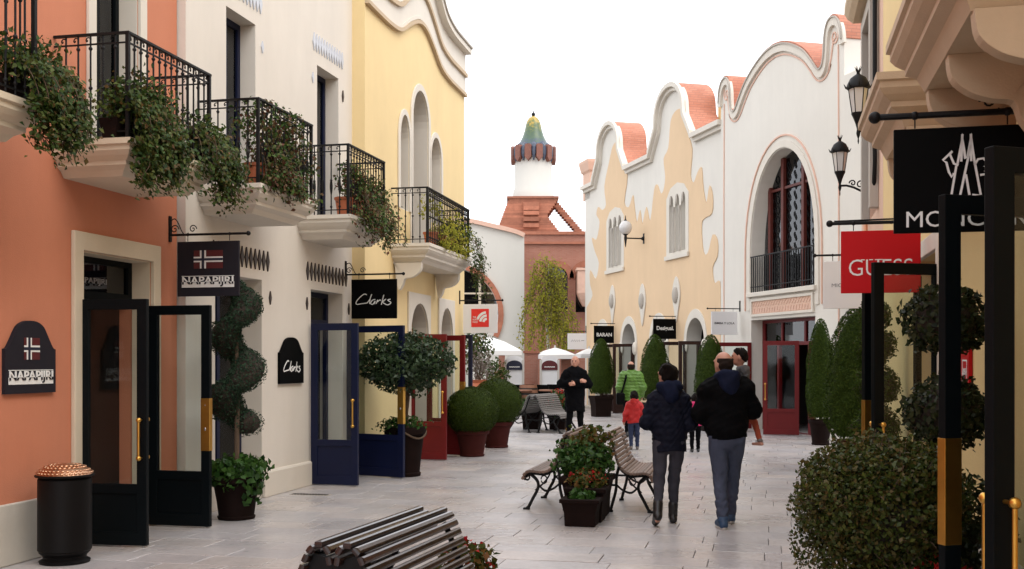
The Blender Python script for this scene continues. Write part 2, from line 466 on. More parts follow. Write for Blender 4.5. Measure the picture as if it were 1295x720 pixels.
M = dict(
    pink=mat('pink_plaster', (.55,.203,.112), .85, .08, .9, .25, 90, streak=.06),
    cream=mat('cream_plaster', (.67,.62,.55), .85, .05, .9, .2, 90, streak=.05),
    yellow=mat('yellow_plaster', (.75,.58,.305), .85, .06, .9, .22, 90, streak=.05),
    butter=mat('butter_plaster', (.74,.55,.26), .85, .05, .7, .2, 90, streak=.03),
    peach=mat('peach_render', (.70,.505,.315), .85, .05, .7, .2, 60, streak=.05),
    salmon=mat('salmon_plaster', (.66,.44,.33), .85, .05, .6, .2, 60, streak=.02),
    offwhite=mat('offwhite_plaster', (.69,.655,.59), .85, .05, .7, .2, 60, streak=.05),
    farwhite=mat('far_white_plaster', (.62,.60,.55), .85, .04, .5, .1, 60, streak=.03),
    trim=mat('stone_trim', (.62,.53,.40), .75, .07, 2, .15, 80, streak=.04),
    trimwhite=mat('white_trim', (.66,.61,.53), .75, .05, 2, .1, 80, streak=.03),
    stone=mat('sandstone', (.50,.38,.25), .75, .10, 3, .2, 80, streak=.04),
    skirt=mat('skirting_stone', (.58,.54,.47), .7, .1, 2.2, .15, 80, streak=.1),
    greystone=mat('grey_casing', (.42,.38,.33), .75, .08, 2, .1, 60),
    pinkline=mat('pink_line_paint', (.68,.44,.34), .8, .1, 4),
    orange=mat('orange_paint', (.68,.30,.15), .8, .1, 4),
    terracotta=brick_mat('terracotta_tile', (.44,.165,.10), (.50,.21,.135), (.36,.16,.11), 2.2),
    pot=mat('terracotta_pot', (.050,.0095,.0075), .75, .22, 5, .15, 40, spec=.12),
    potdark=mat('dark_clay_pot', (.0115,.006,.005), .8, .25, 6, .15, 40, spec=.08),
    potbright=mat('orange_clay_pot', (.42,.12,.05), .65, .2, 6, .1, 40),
    soil=mat('potting_soil', (.03,.02,.014), .95, .3, 30, .6, 60),
    iron=mat('black_iron', (.006,.006,.0065), .55, .2, 8, .1, 60, spec=.22),
    ironbrown=mat('brown_iron', (.03,.022,.018), .55, .2, 8, .1, 60),
    doorgreen=mat('green_black_paint', (.0028,.0045,.0056), .45, .15, 3, .05, 30, spec=.09),
    doorblue=mat('navy_paint', (.0034,.0066,.032), .45, .15, 3, .05, 30, spec=.25),
    doorred=mat('oxblood_paint', (.13,.005,.006), .45, .15, 3, .05, 30, spec=.3),
    doorbrown=mat('brown_paint', (.026,.010,.008), .45, .15, 3, .05, 30, spec=.25),
    brass=mat('brass', (.66,.37,.08), .36, .15, 6, .05, 40, metal=1.0),
    copper=mat('copper', (.62,.36,.22), .32, .2, 9, .1, 30, metal=1.0),
    steel=mat('steel', (.5,.5,.5), .35, .1, 5, metal=1.0),
    black=mat('sign_black', (.0022,.0022,.0022), .6, .1, 3, spec=.06),
    slate=mat('sign_slate', (.020,.018,.024), .6, .1, 3, spec=.12),
    white=mat('sign_white', (.76,.76,.77), .5, .03, 3),
    letter=mat('white_lettering', (.78,.78,.76), .5, .0),
    greyletter=mat('grey_lettering', (.22,.22,.24), .5, .0),
    blackletter=mat('black_lettering', (.02,.02,.022), .5, .0),
    red=mat('sign_red', (.50,.004,.008), .5, .04, 3, spec=.2),
    tnfred=mat('sign_scarlet', (.74,.03,.022), .45, .04, 3),
    flagred=mat('flag_red', (.085,.006,.008), .6, .05, 3),
    navy=mat('flag_navy', (.012,.015,.035), .6, .05, 3),
    glass=glass_mat('pane_glass'),
    glassdark=glass_mat('window_glass', (.30,.30,.32), .05),
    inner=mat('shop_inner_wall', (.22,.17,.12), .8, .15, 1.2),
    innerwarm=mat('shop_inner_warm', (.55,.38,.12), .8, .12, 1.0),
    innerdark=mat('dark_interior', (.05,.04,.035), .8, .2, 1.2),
    shelf=mat('white_shelf', (.55,.52,.48), .5, .05, 3),
    slat=mat('bench_slat_varnish', (.020,.008,.0065), .30, .3, 14, .10, 70, spec=.4, rnd=.25, coat=.5),
    slatworn=mat('bench_slat_worn', (.17,.105,.075), .5, .3, 14, .15, 70, rnd=.25),
    slatgrey=mat('bench_slat_grey', (.16,.15,.145), .5, .2, 14, .1, 70),
    brick=brick_mat('red_brick', (.33,.125,.082), (.37,.16,.11), (.31,.20,.155), 3.4),
    brickcap=mat('brick_course', (.36,.135,.08), .85, .25, 5, .3, 30, rnd=.2),
    dome=dome_mat(),
    bark=mat('bark', (.10,.065,.04), .85, .3, 12, .6, 40),
    birch=mat('birch_bark', (.55,.52,.47), .8, .3, 12, .3, 40),
    parasol=mat('parasol_canvas', (.80,.79,.77), .8, .03, 3),
    milkglass=mat('milk_glass', (.60,.58,.56), .25, .03, 5, spec=.6),
    binblack=mat('bin_paint', (.0045,.0038,.0038), .5, .2, 5, .08, 60, spec=.15),
    wood=mat('cask_wood', (.26,.12,.07), .7, .25, 8, .2, 50),
    diamonddark=mat('dark_glazed_tile', (.035,.024,.022), .35, .2, 10),
    diamondpale=mat('pale_glazed_tile', (.50,.52,.57), .35, .1, 10),
    skin=mat('skin', (.46,.22,.15), .5, .08, 12, .05, 90),
    hairdark=mat('dark_hair', (.006,.0038,.003), .7, .3, 60, .6, 220, spec=.10),
    hairgrey=mat('short_hair', (.022,.015,.012), .8, .3, 60, .6, 220, spec=.10),
    puffnavy=mat('navy_puffer', (.006,.007,.015), .7, .25, 7, .6, 22, spec=.10),
    jacketblack=mat('black_jacket', (.0035,.0035,.004), .85, .25, 7, .6, 22, spec=.05),
    hoodnavy=mat('navy_hood', (.008,.011,.028), .8, .4, 16, .6, 22, spec=.08),
    coat=mat('black_coat', (.004,.004,.005), .9, .2, 7, .4, 18, spec=.05),
    jeansgrey=mat('grey_denim', (.046,.045,.056), .9, .22, 6, .5, 24, spec=.1),
    jeansblue=mat('faded_denim', (.060,.070,.105), .9, .25, 6, .5, 24, spec=.1),
    jeanskid=mat('blue_denim', (.014,.026,.07), .8, .25, 6, .4, 24),
    shoeblack=mat('black_leather', (.010,.009,.009), .4, .2, 9),
    shoeblue=mat('blue_trainers', (.018,.050,.11), .6, .35, 16),
    shoegrey=mat('grey_trainers', (.14,.12,.11), .6, .3, 16),
    sole=mat('shoe_sole', (.45,.43,.40), .6, .1, 9),
    redjacket=mat('red_jacket', (.42,.006,.006), .6, .15, 7, .4, 22),
    pinkjacket=mat('pink_jacket', (.68,.02,.16), .6, .15, 7, .4, 22),
    greenjacket=mat('green_puffer', (.085,.19,.022), .5, .2, 7, .4, 22),
    greyhood=mat('grey_fleece', (.10,.097,.10), .9, .2, 20, .4, 60),
    rust=mat('rust_trousers', (.33,.055,.02), .8, .2, 9, .3, 24),
    paving=paving_mat(),
    joint=mat('paving_joint', (.085,.08,.078), .9, .2, 3),
)
M['merlon'] = mat('glazed_brown', (.20,.075,.05), .6, .3, 6)
M['brownred'] = mat('brown_red_wood', (.10,.020,.014), .5, .2, 8, spec=.3)
M['dome_blue'] = mat('blue_glaze', (.05,.065,.10), .35, .3, 8)
M['ivy'] = leaf_mat('ivy_leaves', [(0.015,0.036,0.0075),(0.03,0.063,0.012),(0.057,0.099,0.018),(0.093,0.102,0.021),(0.039,0.072,0.0135),(0.128,0.0675,0.024)], .55, .22)
M['geranium'] = leaf_mat('geranium_leaves', [(0.021,0.054,0.012),(0.045,0.093,0.018),(0.078,0.126,0.024),(0.128,0.0825,0.036),(0.12,0.039,0.024),(0.039,0.075,0.015)], .55, .22)
M['box'] = leaf_mat('boxwood_leaves', [(0.0146,0.0309,0.00312),(0.0333,0.0564,0.00468),(0.0541,0.0819,0.0078),(0.0229,0.0419,0.0039)], .55, .2)
M['cypress'] = leaf_mat('cypress_sprays', [(0.0187,0.04,0.0039),(0.0374,0.0673,0.00624),(0.0582,0.0945,0.00936),(0.0291,0.051,0.00468)], .65, .15)
M['juniper'] = leaf_mat('juniper_sprays', [(0.013,0.0312,0.0182),(0.026,0.0546,0.0312),(0.0416,0.0806,0.0442),(0.0195,0.039,0.0208)], .65, .15)
M['photinia'] = leaf_mat('photinia_leaves', [(.020,.034,.006),(.042,.064,.010),(.074,.094,.016),(.092,.080,.018),(.105,.070,.02),(.034,.052,.008),(.055,.080,.012)], .45, .3)
M['laurel'] = leaf_mat('laurel_leaves', [(0.0156,0.0338,0.013),(0.0312,0.0598,0.0234),(0.0494,0.0858,0.0338),(0.0234,0.0442,0.0182)], .4, .35)
M['dkleaf'] = leaf_mat('dark_shrub_leaves', [(.009,.015,.005),(.018,.028,.008),(.036,.046,.014),(.022,.031,.010)], .5, .25)
M['ground_leaf'] = leaf_mat('underplant_leaves', [(0.013,0.0442,0.0078),(0.0312,0.0858,0.013),(0.052,0.122,0.0208),(0.0208,0.0598,0.0104)], .45, .3)
M['birchleaf'] = leaf_mat('birch_leaves', [(.20,.23,.025),(.34,.34,.04),(.42,.37,.05),(.25,.26,.03)], .6, .2, .45)
M['autumn'] = leaf_mat('autumn_leaves', [(.040,.065,.012),(.075,.085,.016),(.19,.075,.018),(.11,.10,.018),(.034,.062,.010),(.055,.095,.016)], .55, .25)
M['redflower'] = leaf_mat('red_petals', [(0.42,0.01,0.012),(0.6,0.02,0.02),(0.3,0.008,0.02)], .5)
M['dryleaf'] = leaf_mat('pale_foliage', [(0.225,0.189,0.16),(0.15,0.108,0.084),(0.275,0.234,0.21),(0.08,0.063,0.042)], .6)

# ------------------------------------------------------------------ foliage
def leaf_mesh(name, P, Nn, size, m, parent, aspect=.55, fold=.14, kind='stuff'):
    P = np.asarray(P, float); n = len(P)
    Nn = np.asarray(Nn, float); Nn = Nn/np.maximum(np.linalg.norm(Nn, axis=1, keepdims=True), 1e-6)
    t = rng.normal(size=(n,3)); t -= (t*Nn).sum(1, keepdims=True)*Nn
    t /= np.maximum(np.linalg.norm(t, axis=1, keepdims=True), 1e-6)
    b = np.cross(Nn, t)
    sz = (np.asarray(size)*np.ones(n)*rng.uniform(.65, 1.35, n))[:,None]
    V = np.stack([P - t*sz*.5, P + b*sz*aspect*.5 + Nn*sz*fold, P + t*sz*.5 - Nn*sz*.06, P - b*sz*aspect*.5 + Nn*sz*fold], 1).reshape(-1,3)
    me = bpy.data.meshes.new(name)
    me.vertices.add(4*n); me.loops.add(4*n); me.polygons.add(n)
    me.vertices.foreach_set('co', V.astype(np.float32).ravel())
    me.loops.foreach_set('vertex_index', np.arange(4*n, dtype=np.int32))
    me.polygons.foreach_set('loop_start', np.arange(0, 4*n, 4, dtype=np.int32))
    me.update(calc_edges=True); me.validate()
    me.materials.append(m)
    ob = link(bpy.data.objects.new(name, me), parent)
    if kind: ob['kind'] = kind
    return ob

def dirs(n):
    d = rng.normal(size=(n,3)); return d/np.linalg.norm(d, axis=1, keepdims=True)

def lump(d, f, seed):
    """smooth bumpy field over directions"""
    r2 = np.random.default_rng(seed)
    k = r2.normal(size=(6,3))*f; ph = r2.uniform(0, 6.28, 6)
    return np.sin(d@k.T + ph).mean(1)

def blob_leaves(c, r, n, depth=.22, bump=.08, f=4, seed=1, out=.6):
    d = dirs(n)
    rad = (1 - depth*rng.uniform(0,1,n)**1.6) * (1 + bump*lump(d, f, seed)*2)
    P = np.array(c) + d*np.array(r)*rad[:,None]
    N = d*out + rng.normal(size=(n,3))*(1-out)*.8
    return P, N

def shoots(parent, c, r, n, L, m, size, zmin=-.4, seed=3, name='shoots'):
    """stray twigs standing out of a crown, leaves along each"""
    r2 = np.random.default_rng(seed); d = r2.normal(size=(n,3)); d /= np.linalg.norm(d, axis=1, keepdims=True)
    d = d[d[:,2] > zmin]; P = []; N = []; tw = MB()
    for q in d:
        a = np.array(c)+q*np.array(r)*.86; g = q+r2.normal(size=3)*.35+np.array((0,0,.25)); g /= np.linalg.norm(g)
        l = L*r2.uniform(.4,1.2); b = a+g*(np.array(r).mean()*.14+l)
        tw.tube([tuple(a), tuple((a+b)/2+r2.normal(size=3)*.008), tuple(b)], [.004,.003,.0015], 4)
        for t in np.linspace(.35,1,7):
            P.append(a+(b-a)*t+r2.normal(size=3)*size*.35); N.append(r2.normal(size=3)+q*.6)
    tw.build('twigs', M['bark'], parent, kind='stuff')
    leaf_mesh(name, np.array(P), np.array(N), size, m, parent, .6)

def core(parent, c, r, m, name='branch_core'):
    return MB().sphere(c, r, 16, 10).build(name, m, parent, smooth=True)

def cone_leaves(z0, h, rmax, n):
    """pointed egg-shaped clipped cypress"""
    t = rng.uniform(0, 1, n)
    prof = lambda t: np.where(t < .28, .72+.28*np.sin(t/.28*math.pi/2), np.cos(np.clip((t-.28)/.72,0,1)*math.pi/2)**.5)
    keep = rng.uniform(0,1,n) < prof(t)+.12
    t = t[keep]; n = len(t); a = rng.uniform(0, 6.2832, n)
    rr = rmax*prof(t)*(1-.13*rng.uniform(0,1,n)**1.5)*(1+.05*np.sin(a*3+t*9)+.03*np.sin(a*7-t*23))
    P = np.stack([rr*np.cos(a), rr*np.sin(a), z0+h*t], 1)
    N = np.stack([np.cos(a), np.sin(a), .35+0*a], 1)*.7 + rng.normal(size=(n,3))*.35
    return P, N

def pot(parent, r, h, m=None, sq=False, name='pot', rim=True, n=28):
    if sq:
        mb = MB().loft_rect(-r, r, -r, r, [(r*.16,0),(r*.12,h*.5),(0,h*.86),(-.02,h*.86),(-.02,h),(.05,h),(.05,h-.05)], back_flush=False)
        o = mb.build(name, m or M['potdark'], parent, bev=.008)
        MB().box(-r*.88, r*.88, -r*.88, r*.88, h-.07, h-.04).build('soil', M['soil'], o)
    else:
        p = [(r*.70,0),(r*.74,.02),(r*.74,h*.07),(r*.69,h*.09),(r*.76,h*.4),(r*.88,h*.8),(r*.90,h*.84),(r*1.0,h*.86),(r*1.02,h*.97),(r*1.0,h),(r*.9,h),(r*.88,h-.05)]
        o = MB().lathe(p, n).build(name, m or M['potdark'], parent, smooth=True, ang=35)
        MB().lathe([(r*.5,h-.08),(r*.87,h-.05),(r*.5,h-.02),(.01,h-.01)], 16).build('soil', M['soil'], o)
    return o

# ------------------------------------------------------------------ smooth bodies from distance fields
def surface_nets(D, org, vx):
    s = D < 0
    nx, ny, nz = D.shape
    acc = np.zeros((nx-1,ny-1,nz-1,3)); cnt = np.zeros((nx-1,ny-1,nz-1))
    corners = [(0,0,0),(1,0,0),(0,1,0),(1,1,0),(0,0,1),(1,0,1),(0,1,1),(1,1,1)]
    edges = [(0,1),(2,3),(4,5),(6,7),(0,2),(1,3),(4,6),(5,7),(0,4),(1,5),(2,6),(3,7)]
    sub = lambda A,c: A[c[0]:nx-1+c[0], c[1]:ny-1+c[1], c[2]:nz-1+c[2]]
    for a,b in edges:
        ca, cb = corners[a], corners[b]
        da, db = sub(D,ca), sub(D,cb)
        idx = np.nonzero((da < 0) != (db < 0))
        t = da[idx]/(da[idx]-db[idx])
        p = np.array(ca)[None,:] + (np.array(cb)-np.array(ca))[None,:]*t[:,None]
        acc[idx] += p; cnt[idx] += 1
    m = cnt > 0
    ids = -np.ones(m.shape, int); ids[m] = np.arange(m.sum())
    cells = np.argwhere(m)
    V = (cells + acc[m]/cnt[m][:,None])*vx + np.array(org)
    Q = []
    for ax in range(3):
        o1, o2 = [(1,2),(2,0),(0,1)][ax]
        sl0 = [slice(None)]*3; sl1 = [slice(None)]*3
        sl0[ax] = slice(0,-1); sl1[ax] = slice(1,None)
        a, b = s[tuple(sl0)], s[tuple(sl1)]
        e = np.argwhere(a != b)
        e = e[(e[:,o1] > 0) & (e[:,o2] > 0)]
        e = e[(e[:,o1] < D.shape[o1]-1) & (e[:,o2] < D.shape[o2]-1)]
        sg = a[tuple(e.T)]
        def cid(d1, d2):
            q = e.copy(); q[:,o1] -= d1; q[:,o2] -= d2
            return ids[tuple(q.T)]
        q = np.stack([cid(1,1), cid(0,1), cid(0,0), cid(1,0)], 1)
        q[~sg] = q[~sg][:, ::-1]
        Q.append(q)
    Q = np.concatenate(Q)
    return V, Q[(Q >= 0).all(1)]

def cap(a, b, ra, rb=None, sy=1.0):
    return ('c', np.array(a, float), np.array(b, float), ra, ra if rb is None else rb, sy)
def ell(c, r, rz=0.0):
    return ('e', np.array(c, float), np.array(r, float), rz)

def sdf_build(prims, vx, name, m, parent, k=.03, cut=(), disp=None, smooth=True):
    lo = np.full(3, 1e9); hi = -lo
    bbs = []
    for p in prims:
        if p[0] == 'c':
            r = max(p[3], p[4]); l = np.minimum(p[1], p[2])-r; h = np.maximum(p[1], p[2])+r
        else:
            r = np.max(p[2][:2]); e = np.array([r, r, p[2][2]]); l = p[1]-e; h = p[1]+e
        bbs.append((l,h)); lo = np.minimum(lo,l); hi = np.maximum(hi,h)
    pad = k+3*vx
    lo = lo-pad; n = np.ceil((hi+pad-lo)/vx).astype(int)+1
    D = np.full(n, 1.0, np.float64)
    ax = [lo[i]+np.arange(n[i])*vx for i in range(3)]
    for p,(l,h) in zip(prims, bbs):
        i0 = np.maximum(((l-pad-lo)/vx).astype(int), 0); i1 = np.minimum(((h+pad-lo)/vx).astype(int)+2, n)
        X,Y,Z = np.meshgrid(ax[0][i0[0]:i1[0]], ax[1][i0[1]:i1[1]], ax[2][i0[2]:i1[2]], indexing='ij')
        if p[0] == 'c':
            a, b, ra, rb, sy = p[1:]
            ba = b-a; L2 = (ba*ba).sum() or 1e-9
            px, py, pz = X-a[0], Y-a[1], Z-a[2]
            t = np.clip((px*ba[0]+py*ba[1]+pz*ba[2])/L2, 0, 1)
            dx, dy, dz = px-t*ba[0], (py-t*ba[1])/sy, pz-t*ba[2]
            d = np.sqrt(dx*dx+dy*dy+dz*dz) - (ra+(rb-ra)*t)
            if sy < 1: d = d*sy**.5
        else:
            c, r, rz = p[1:]
            px, py, pz = X-c[0], Y-c[1], Z-c[2]
            if rz:
                cs, sn = math.cos(rz), math.sin(rz)
                px, py = px*cs+py*sn, -px*sn+py*cs
            q = np.sqrt((px/r[0])**2+(py/r[1])**2+(pz/r[2])**2)
            d = (q-1)*r.min()
        S = D[i0[0]:i1[0], i0[1]:i1[1], i0[2]:i1[2]]
        hh = np.clip(.5+.5*(d-S)/k, 0, 1)
        S[...] = d*(1-hh)+S*hh - k*hh*(1-hh)
    if disp is not None or cut:
        X,Y,Z = np.meshgrid(*ax, indexing='ij')
        if disp is not None: D = D + disp(X,Y,Z)
        for c in cut: D = np.maximum(D, c(X,Y,Z))
    V,Q = surface_nets(D, lo, vx)
    me = bpy.data.meshes.new(name)
    me.vertices.add(len(V)); me.loops.add(4*len(Q)); me.polygons.add(len(Q))
    me.vertices.foreach_set('co', V.astype(np.float32).ravel())
    me.loops.foreach_set('vertex_index', Q.astype(np.int32).ravel())
    me.polygons.foreach_set('loop_start', np.arange(0, 4*len(Q), 4, dtype=np.int32))
    me.update(calc_edges=True); me.validate()
    if smooth: me.polygons.foreach_set('use_smooth', [True]*len(me.polygons))
    me.materials.append(m)
    return link(bpy.data.objects.new(name, me), parent)

def wob(amp, f, seed):
    r2 = np.random.default_rng(seed); K = r2.normal(size=(5,3))*f; ph = r2.uniform(0,6.28,5)
    def g(X,Y,Z):
        return amp*sum(np.sin(K[i,0]*X+K[i,1]*Y+K[i,2]*Z+ph[i]) for i in range(5))/2.2
    return g

def hand_prims(w, d, palm_n, s, curl=.5, side=1):
    """palm, four fingers of unequal length with a knuckle bend, thumb from the side of the palm"""
    w = np.array(w); d = np.array(d)/np.linalg.norm(d); pn = np.array(palm_n, float)
    pn -= d*(pn@d); pn /= np.linalg.norm(pn); sd = np.cross(d, pn)*side
    out = [cap(w, w+d*.075*s, .024*s, .034*s), cap(w+d*.04*s-sd*.012*s, w+d*.085*s-sd*.02*s, .022*s, .016*s), cap(w+d*.04*s+sd*.012*s, w+d*.085*s+sd*.02*s, .022*s, .016*s)]
    for i,l in enumerate((.072,.08,.075,.06)):
        b = w + d*.09*s + sd*(-.03+.02*i)*s
        k1 = b + (d*math.cos(curl*.6)+pn*math.sin(curl*.6))*l*.5*s
        k2 = k1 + (d*math.cos(curl*1.6)+pn*math.sin(curl*1.6))*l*.5*s
        out += [cap(b, k1, .0095*s, .009*s), cap(k1, k2, .009*s, .0075*s)]
    b = w + d*.03*s - sd*.032*s
    k1 = b + (d*.75-sd*.6+pn*.3)*.04*s; k2 = k1 + (d*.95-sd*.1+pn*.35)*.032*s
    out += [cap(b, k1, .0125*s, .0105*s), cap(k1, k2, .0105*s, .009*s)]
    return out

DEF = dict(pelvis=(0,0,.95), chest=(0,0,1.28), neck=(0,.01,1.46), head=(0,-.015,1.63),
    shL=(.175,0,1.41), elL=(.235,.03,1.14), wrL=(.225,-.05,.90), shR=(-.175,0,1.41), elR=(-.235,.03,1.14), wrR=(-.225,-.05,.90),
    hipL=(.09,0,.91), knL=(.095,-.02,.49), anL=(.095,.02,.085), hipR=(-.09,0,.91), knR=(-.095,-.02,.49), anR=(-.095,.02,.085))

def person(label, loc, rotz, H, pose={}, jacket=None, trousers=None, shoes=None, hair=None, vx=.008, hs=1.0, bulk=1.0,
           hem=.86, boots=0.0, hood=None, quilt=0.0, hairfn=None, slim=1.0, seed=1, headyaw=0.0, group=None, soles=None, palm=None, lower=True, cuff=.10):
    s = H/1.75
    J = {k: np.array(v)*s for k,v in {**DEF, **pose}.items()}
    root = thing('person', label, 'person', (*loc, 0) if len(loc) == 2 else loc, rotz, group)
    vx = vx
    hd = J['head']; hr = np.array((.076,.097,.118))*s*hs
    cy, sy_ = math.cos(headyaw), math.sin(headyaw)
    def hp(x,y,z):    # point in head space, -y is the face
        x, y, z = x*s*hs, y*s*hs, z*s*hs
        return hd + np.array((x*cy-y*sy_, x*sy_+y*cy, z))
    P = [ell(hd, hr, headyaw), ell(hp(0,-.03,-.065), np.array((.056,.06,.058))*s*hs, headyaw), ell(hp(0,.02,.02), np.array((.074,.085,.09))*s*hs, headyaw),
         cap(J['neck']-np.array((0,0,.05))*s, hp(0,.012,-.06), .054*s, .052*s),
         cap(hp(0,-.094,.012), hp(0,-.112,-.026), .009*s*hs, .014*s*hs),                       # nose
         cap(hp(-.02,-.085,-.062), hp(.02,-.085,-.062), .010*s*hs),                           # lips
         cap(hp(-.045,-.082,.03), hp(.045,-.082,.03), .011*s*hs),                             # brow
         ell(hp(.079,.012,-.012), np.array((.012,.022,.034))*s*hs, headyaw), ell(hp(-.079,.012,-.012), np.array((.012,.022,.034))*s*hs, headyaw),
         cap(J['chest']+np.array((0,0,.08))*s, J['pelvis'], .15*s, .135*s, .66),
         cap(J['shL'], J['shR'], .06*s)]
    for q in 'LR':
        P += [cap(J['sh'+q], J['el'+q], .05*s, .040*s), cap(J['el'+q], J['wr'+q], .040*s, .027*s),
              cap(J['hip'+q], J['kn'+q], .07*s, .043*s), cap(J['kn'+q], J['an'+q], .043*s, .032*s)]
        f = J.get('toe'+q, J['an'+q]+np.array((.01 if q == 'L' else -.01,-.15,-.05))*s)
        P += [cap(J['an'+q]+np.array((0,.03,-.04))*s, f, .036*s, .028*s)]
        d = J['wr'+q]-J['el'+q]
        if ('hd'+q) in J: d = J['hd'+q]
        pn = (palm or {}).get(q, (-1 if q == 'L' else 1, -.3, 0))
        P += hand_prims(J['wr'+q], d, pn, s, .6, 1 if q == 'L' else -1)
    body = sdf_build(P, min(vx, .007*max(s,.62)), 'body', M['skin'], root, k=.012)
    # eyes
    for e in (-1, 1):
        MB().sphere(tuple(hp(.031*e,-.083,.012)), .0125*s*hs, 8, 6).build('eye', M['blackletter'], body, smooth=True)
    wj0 = wob(.007*s, 22/s, seed); wj1 = wob(.004*s, 55/s, seed+20)
    wj = lambda X,Y,Z: wj0(X,Y,Z)+wj1(X,Y,Z)
    if jacket:
        z_h = hem*s
        b = bulk
        Pj = [cap(J['chest']+np.array((0,0,.05))*s, J['pelvis']+np.array((0,0,.06))*s, .185*s*b, .170*s*b, .74),
              cap(J['pelvis']+np.array((0,0,.12))*s, J['pelvis']*np.array((1,1,0))+np.array((0,0,z_h-.10*s)), .172*s*b, .178*s*b, .74),
              cap(J['shL']+np.array((-.02,0,0))*s, J['shR']+np.array((.02,0,0))*s, .088*s*b),
              cap(J['neck']+np.array((0,.0,-.03))*s, J['neck']+np.array((0,.0,.035))*s, .088*s, .075*s)]
        for q in 'LR':
            w2 = J['el'+q]+(J['wr'+q]-J['el'+q])*.97
            Pj += [cap(J['sh'+q], J['el'+q], .083*s*b, .068*s*b), cap(J['el'+q], w2, .068*s*b, .047*s*b)]
        cuts = [lambda X,Y,Z: (z_h - Z) + .012*s*np.sin(X/s*14+seed)]
        ql = quilt
        def dj(X,Y,Z):
            d = wj(X,Y,Z)
            if ql: d = d + ql*np.abs(np.sin(Z/s*math.pi/.075))*-1 + ql*.5
            return d
        sdf_build(Pj, vx, 'jacket', jacket, root, k=.045*s, disp=dj, cut=cuts)
    if hood:
        n0 = J['neck']
        Ph = []
        for a in range(11):
            t = math.pi*(-.12+1.24*a/10)
            Ph.append(ell(n0+np.array((.095*math.cos(t), .035+.085*math.sin(t), .035+.02*math.sin(t)))*s, np.array((.046,.046,.05))*s))
        Ph += [ell(n0+np.array((0,.115,-.02))*s, np.array((.10,.065,.095))*s), ell(n0+np.array((0,.125,-.09))*s, np.array((.06,.04,.05))*s)]
        sdf_build(Ph, vx, 'hood', hood, root, k=.03*s, disp=wob(.008*s, 34/s, seed+3))
    if trousers and lower:
        Pt = [cap(J['pelvis']+np.array((0,0,.03))*s, (J['hipL']+J['hipR'])/2+np.array((0,.01,-.0))*s, .150*s*slim, .150*s*slim, .75)]
        for q in 'LR':
            kn, an = J['kn'+q], J['an'+q]
            e = an + (kn-an)/np.linalg.norm(kn-an)*(boots+.03)*s
            Pt += [cap(J['hip'+q]+np.array((0,.012,-.02))*s, kn, .094*s*slim, .066*s*slim), cap(kn, e, .066*s*slim, (.050+.0*cuff)*s*slim)]
        wt = wob(.005*s, 30/s, seed+9)
        def dt(X,Y,Z):
            return wt(X,Y,Z) + .005*s*np.sin(Z/s*62+5*np.sin(X/s*26)+3*np.sin(Y/s*30))*(Z < .62*s)*(1-.6*(Z > .3*s))
        sdf_build(Pt, vx, 'trousers', trousers, root, k=.02*s, disp=dt)
    if shoes and lower:
        for q in 'LR':
            an = J['an'+q]
            f = J.get('toe'+q, an+np.array((.012 if q == 'L' else -.012,-.16,-.045))*s)
            heel = J.get('heel'+q, an+np.array((0,.045,-.040))*s)
            up = an + (J['kn'+q]-an)/np.linalg.norm(J['kn'+q]-an)*(boots+.01)*s
            Ps = [cap(heel, f, .043*s, .040*s), cap(an+np.array((0,.01,0))*s, up, .049*s, .050*s+.004), cap(an, (an+f)/2, .046*s, .042*s)]
            fl = min(heel[2], f[2])
            zc = fl - .038*s
            flat = abs(heel[2]-f[2]) < .02*s
            sh = sdf_build(Ps, max(vx*.8,.006), 'shoe', shoes, root, k=.018*s, cut=[(lambda X,Y,Z: max(zc, 0.0)+.0-Z)] if flat else [])
            if soles:
                dv = f-heel; L = np.linalg.norm(dv); dv = dv/L; sd = np.cross(dv, (0,0,1)); sd /= np.linalg.norm(sd)
                ring = []
                for i in range(16):
                    a = 2*math.pi*i/16
                    ring.append(heel+dv*(L/2)+dv*math.cos(a)*(L/2+.045*s)+sd*math.sin(a)*.046*s*(1 if abs(math.sin(a)) < .9 else .95))
                vs = [tuple(p-np.array((0,0,.041*s))) for p in ring]+[tuple(p-np.array((0,0,.020*s))) for p in ring]
                if flat:
                    vs = [(x,y,max(z,.001)) if i < 16 else (x,y,max(z,.022*s)) for i,(x,y,z) in enumerate(vs)]
                MB().add(vs, [tuple(range(15,-1,-1)), tuple(range(16,32))]+[(i,(i+1) % 16,16+(i+1) % 16,16+i) for i in range(16)]).build('sole', soles, sh)
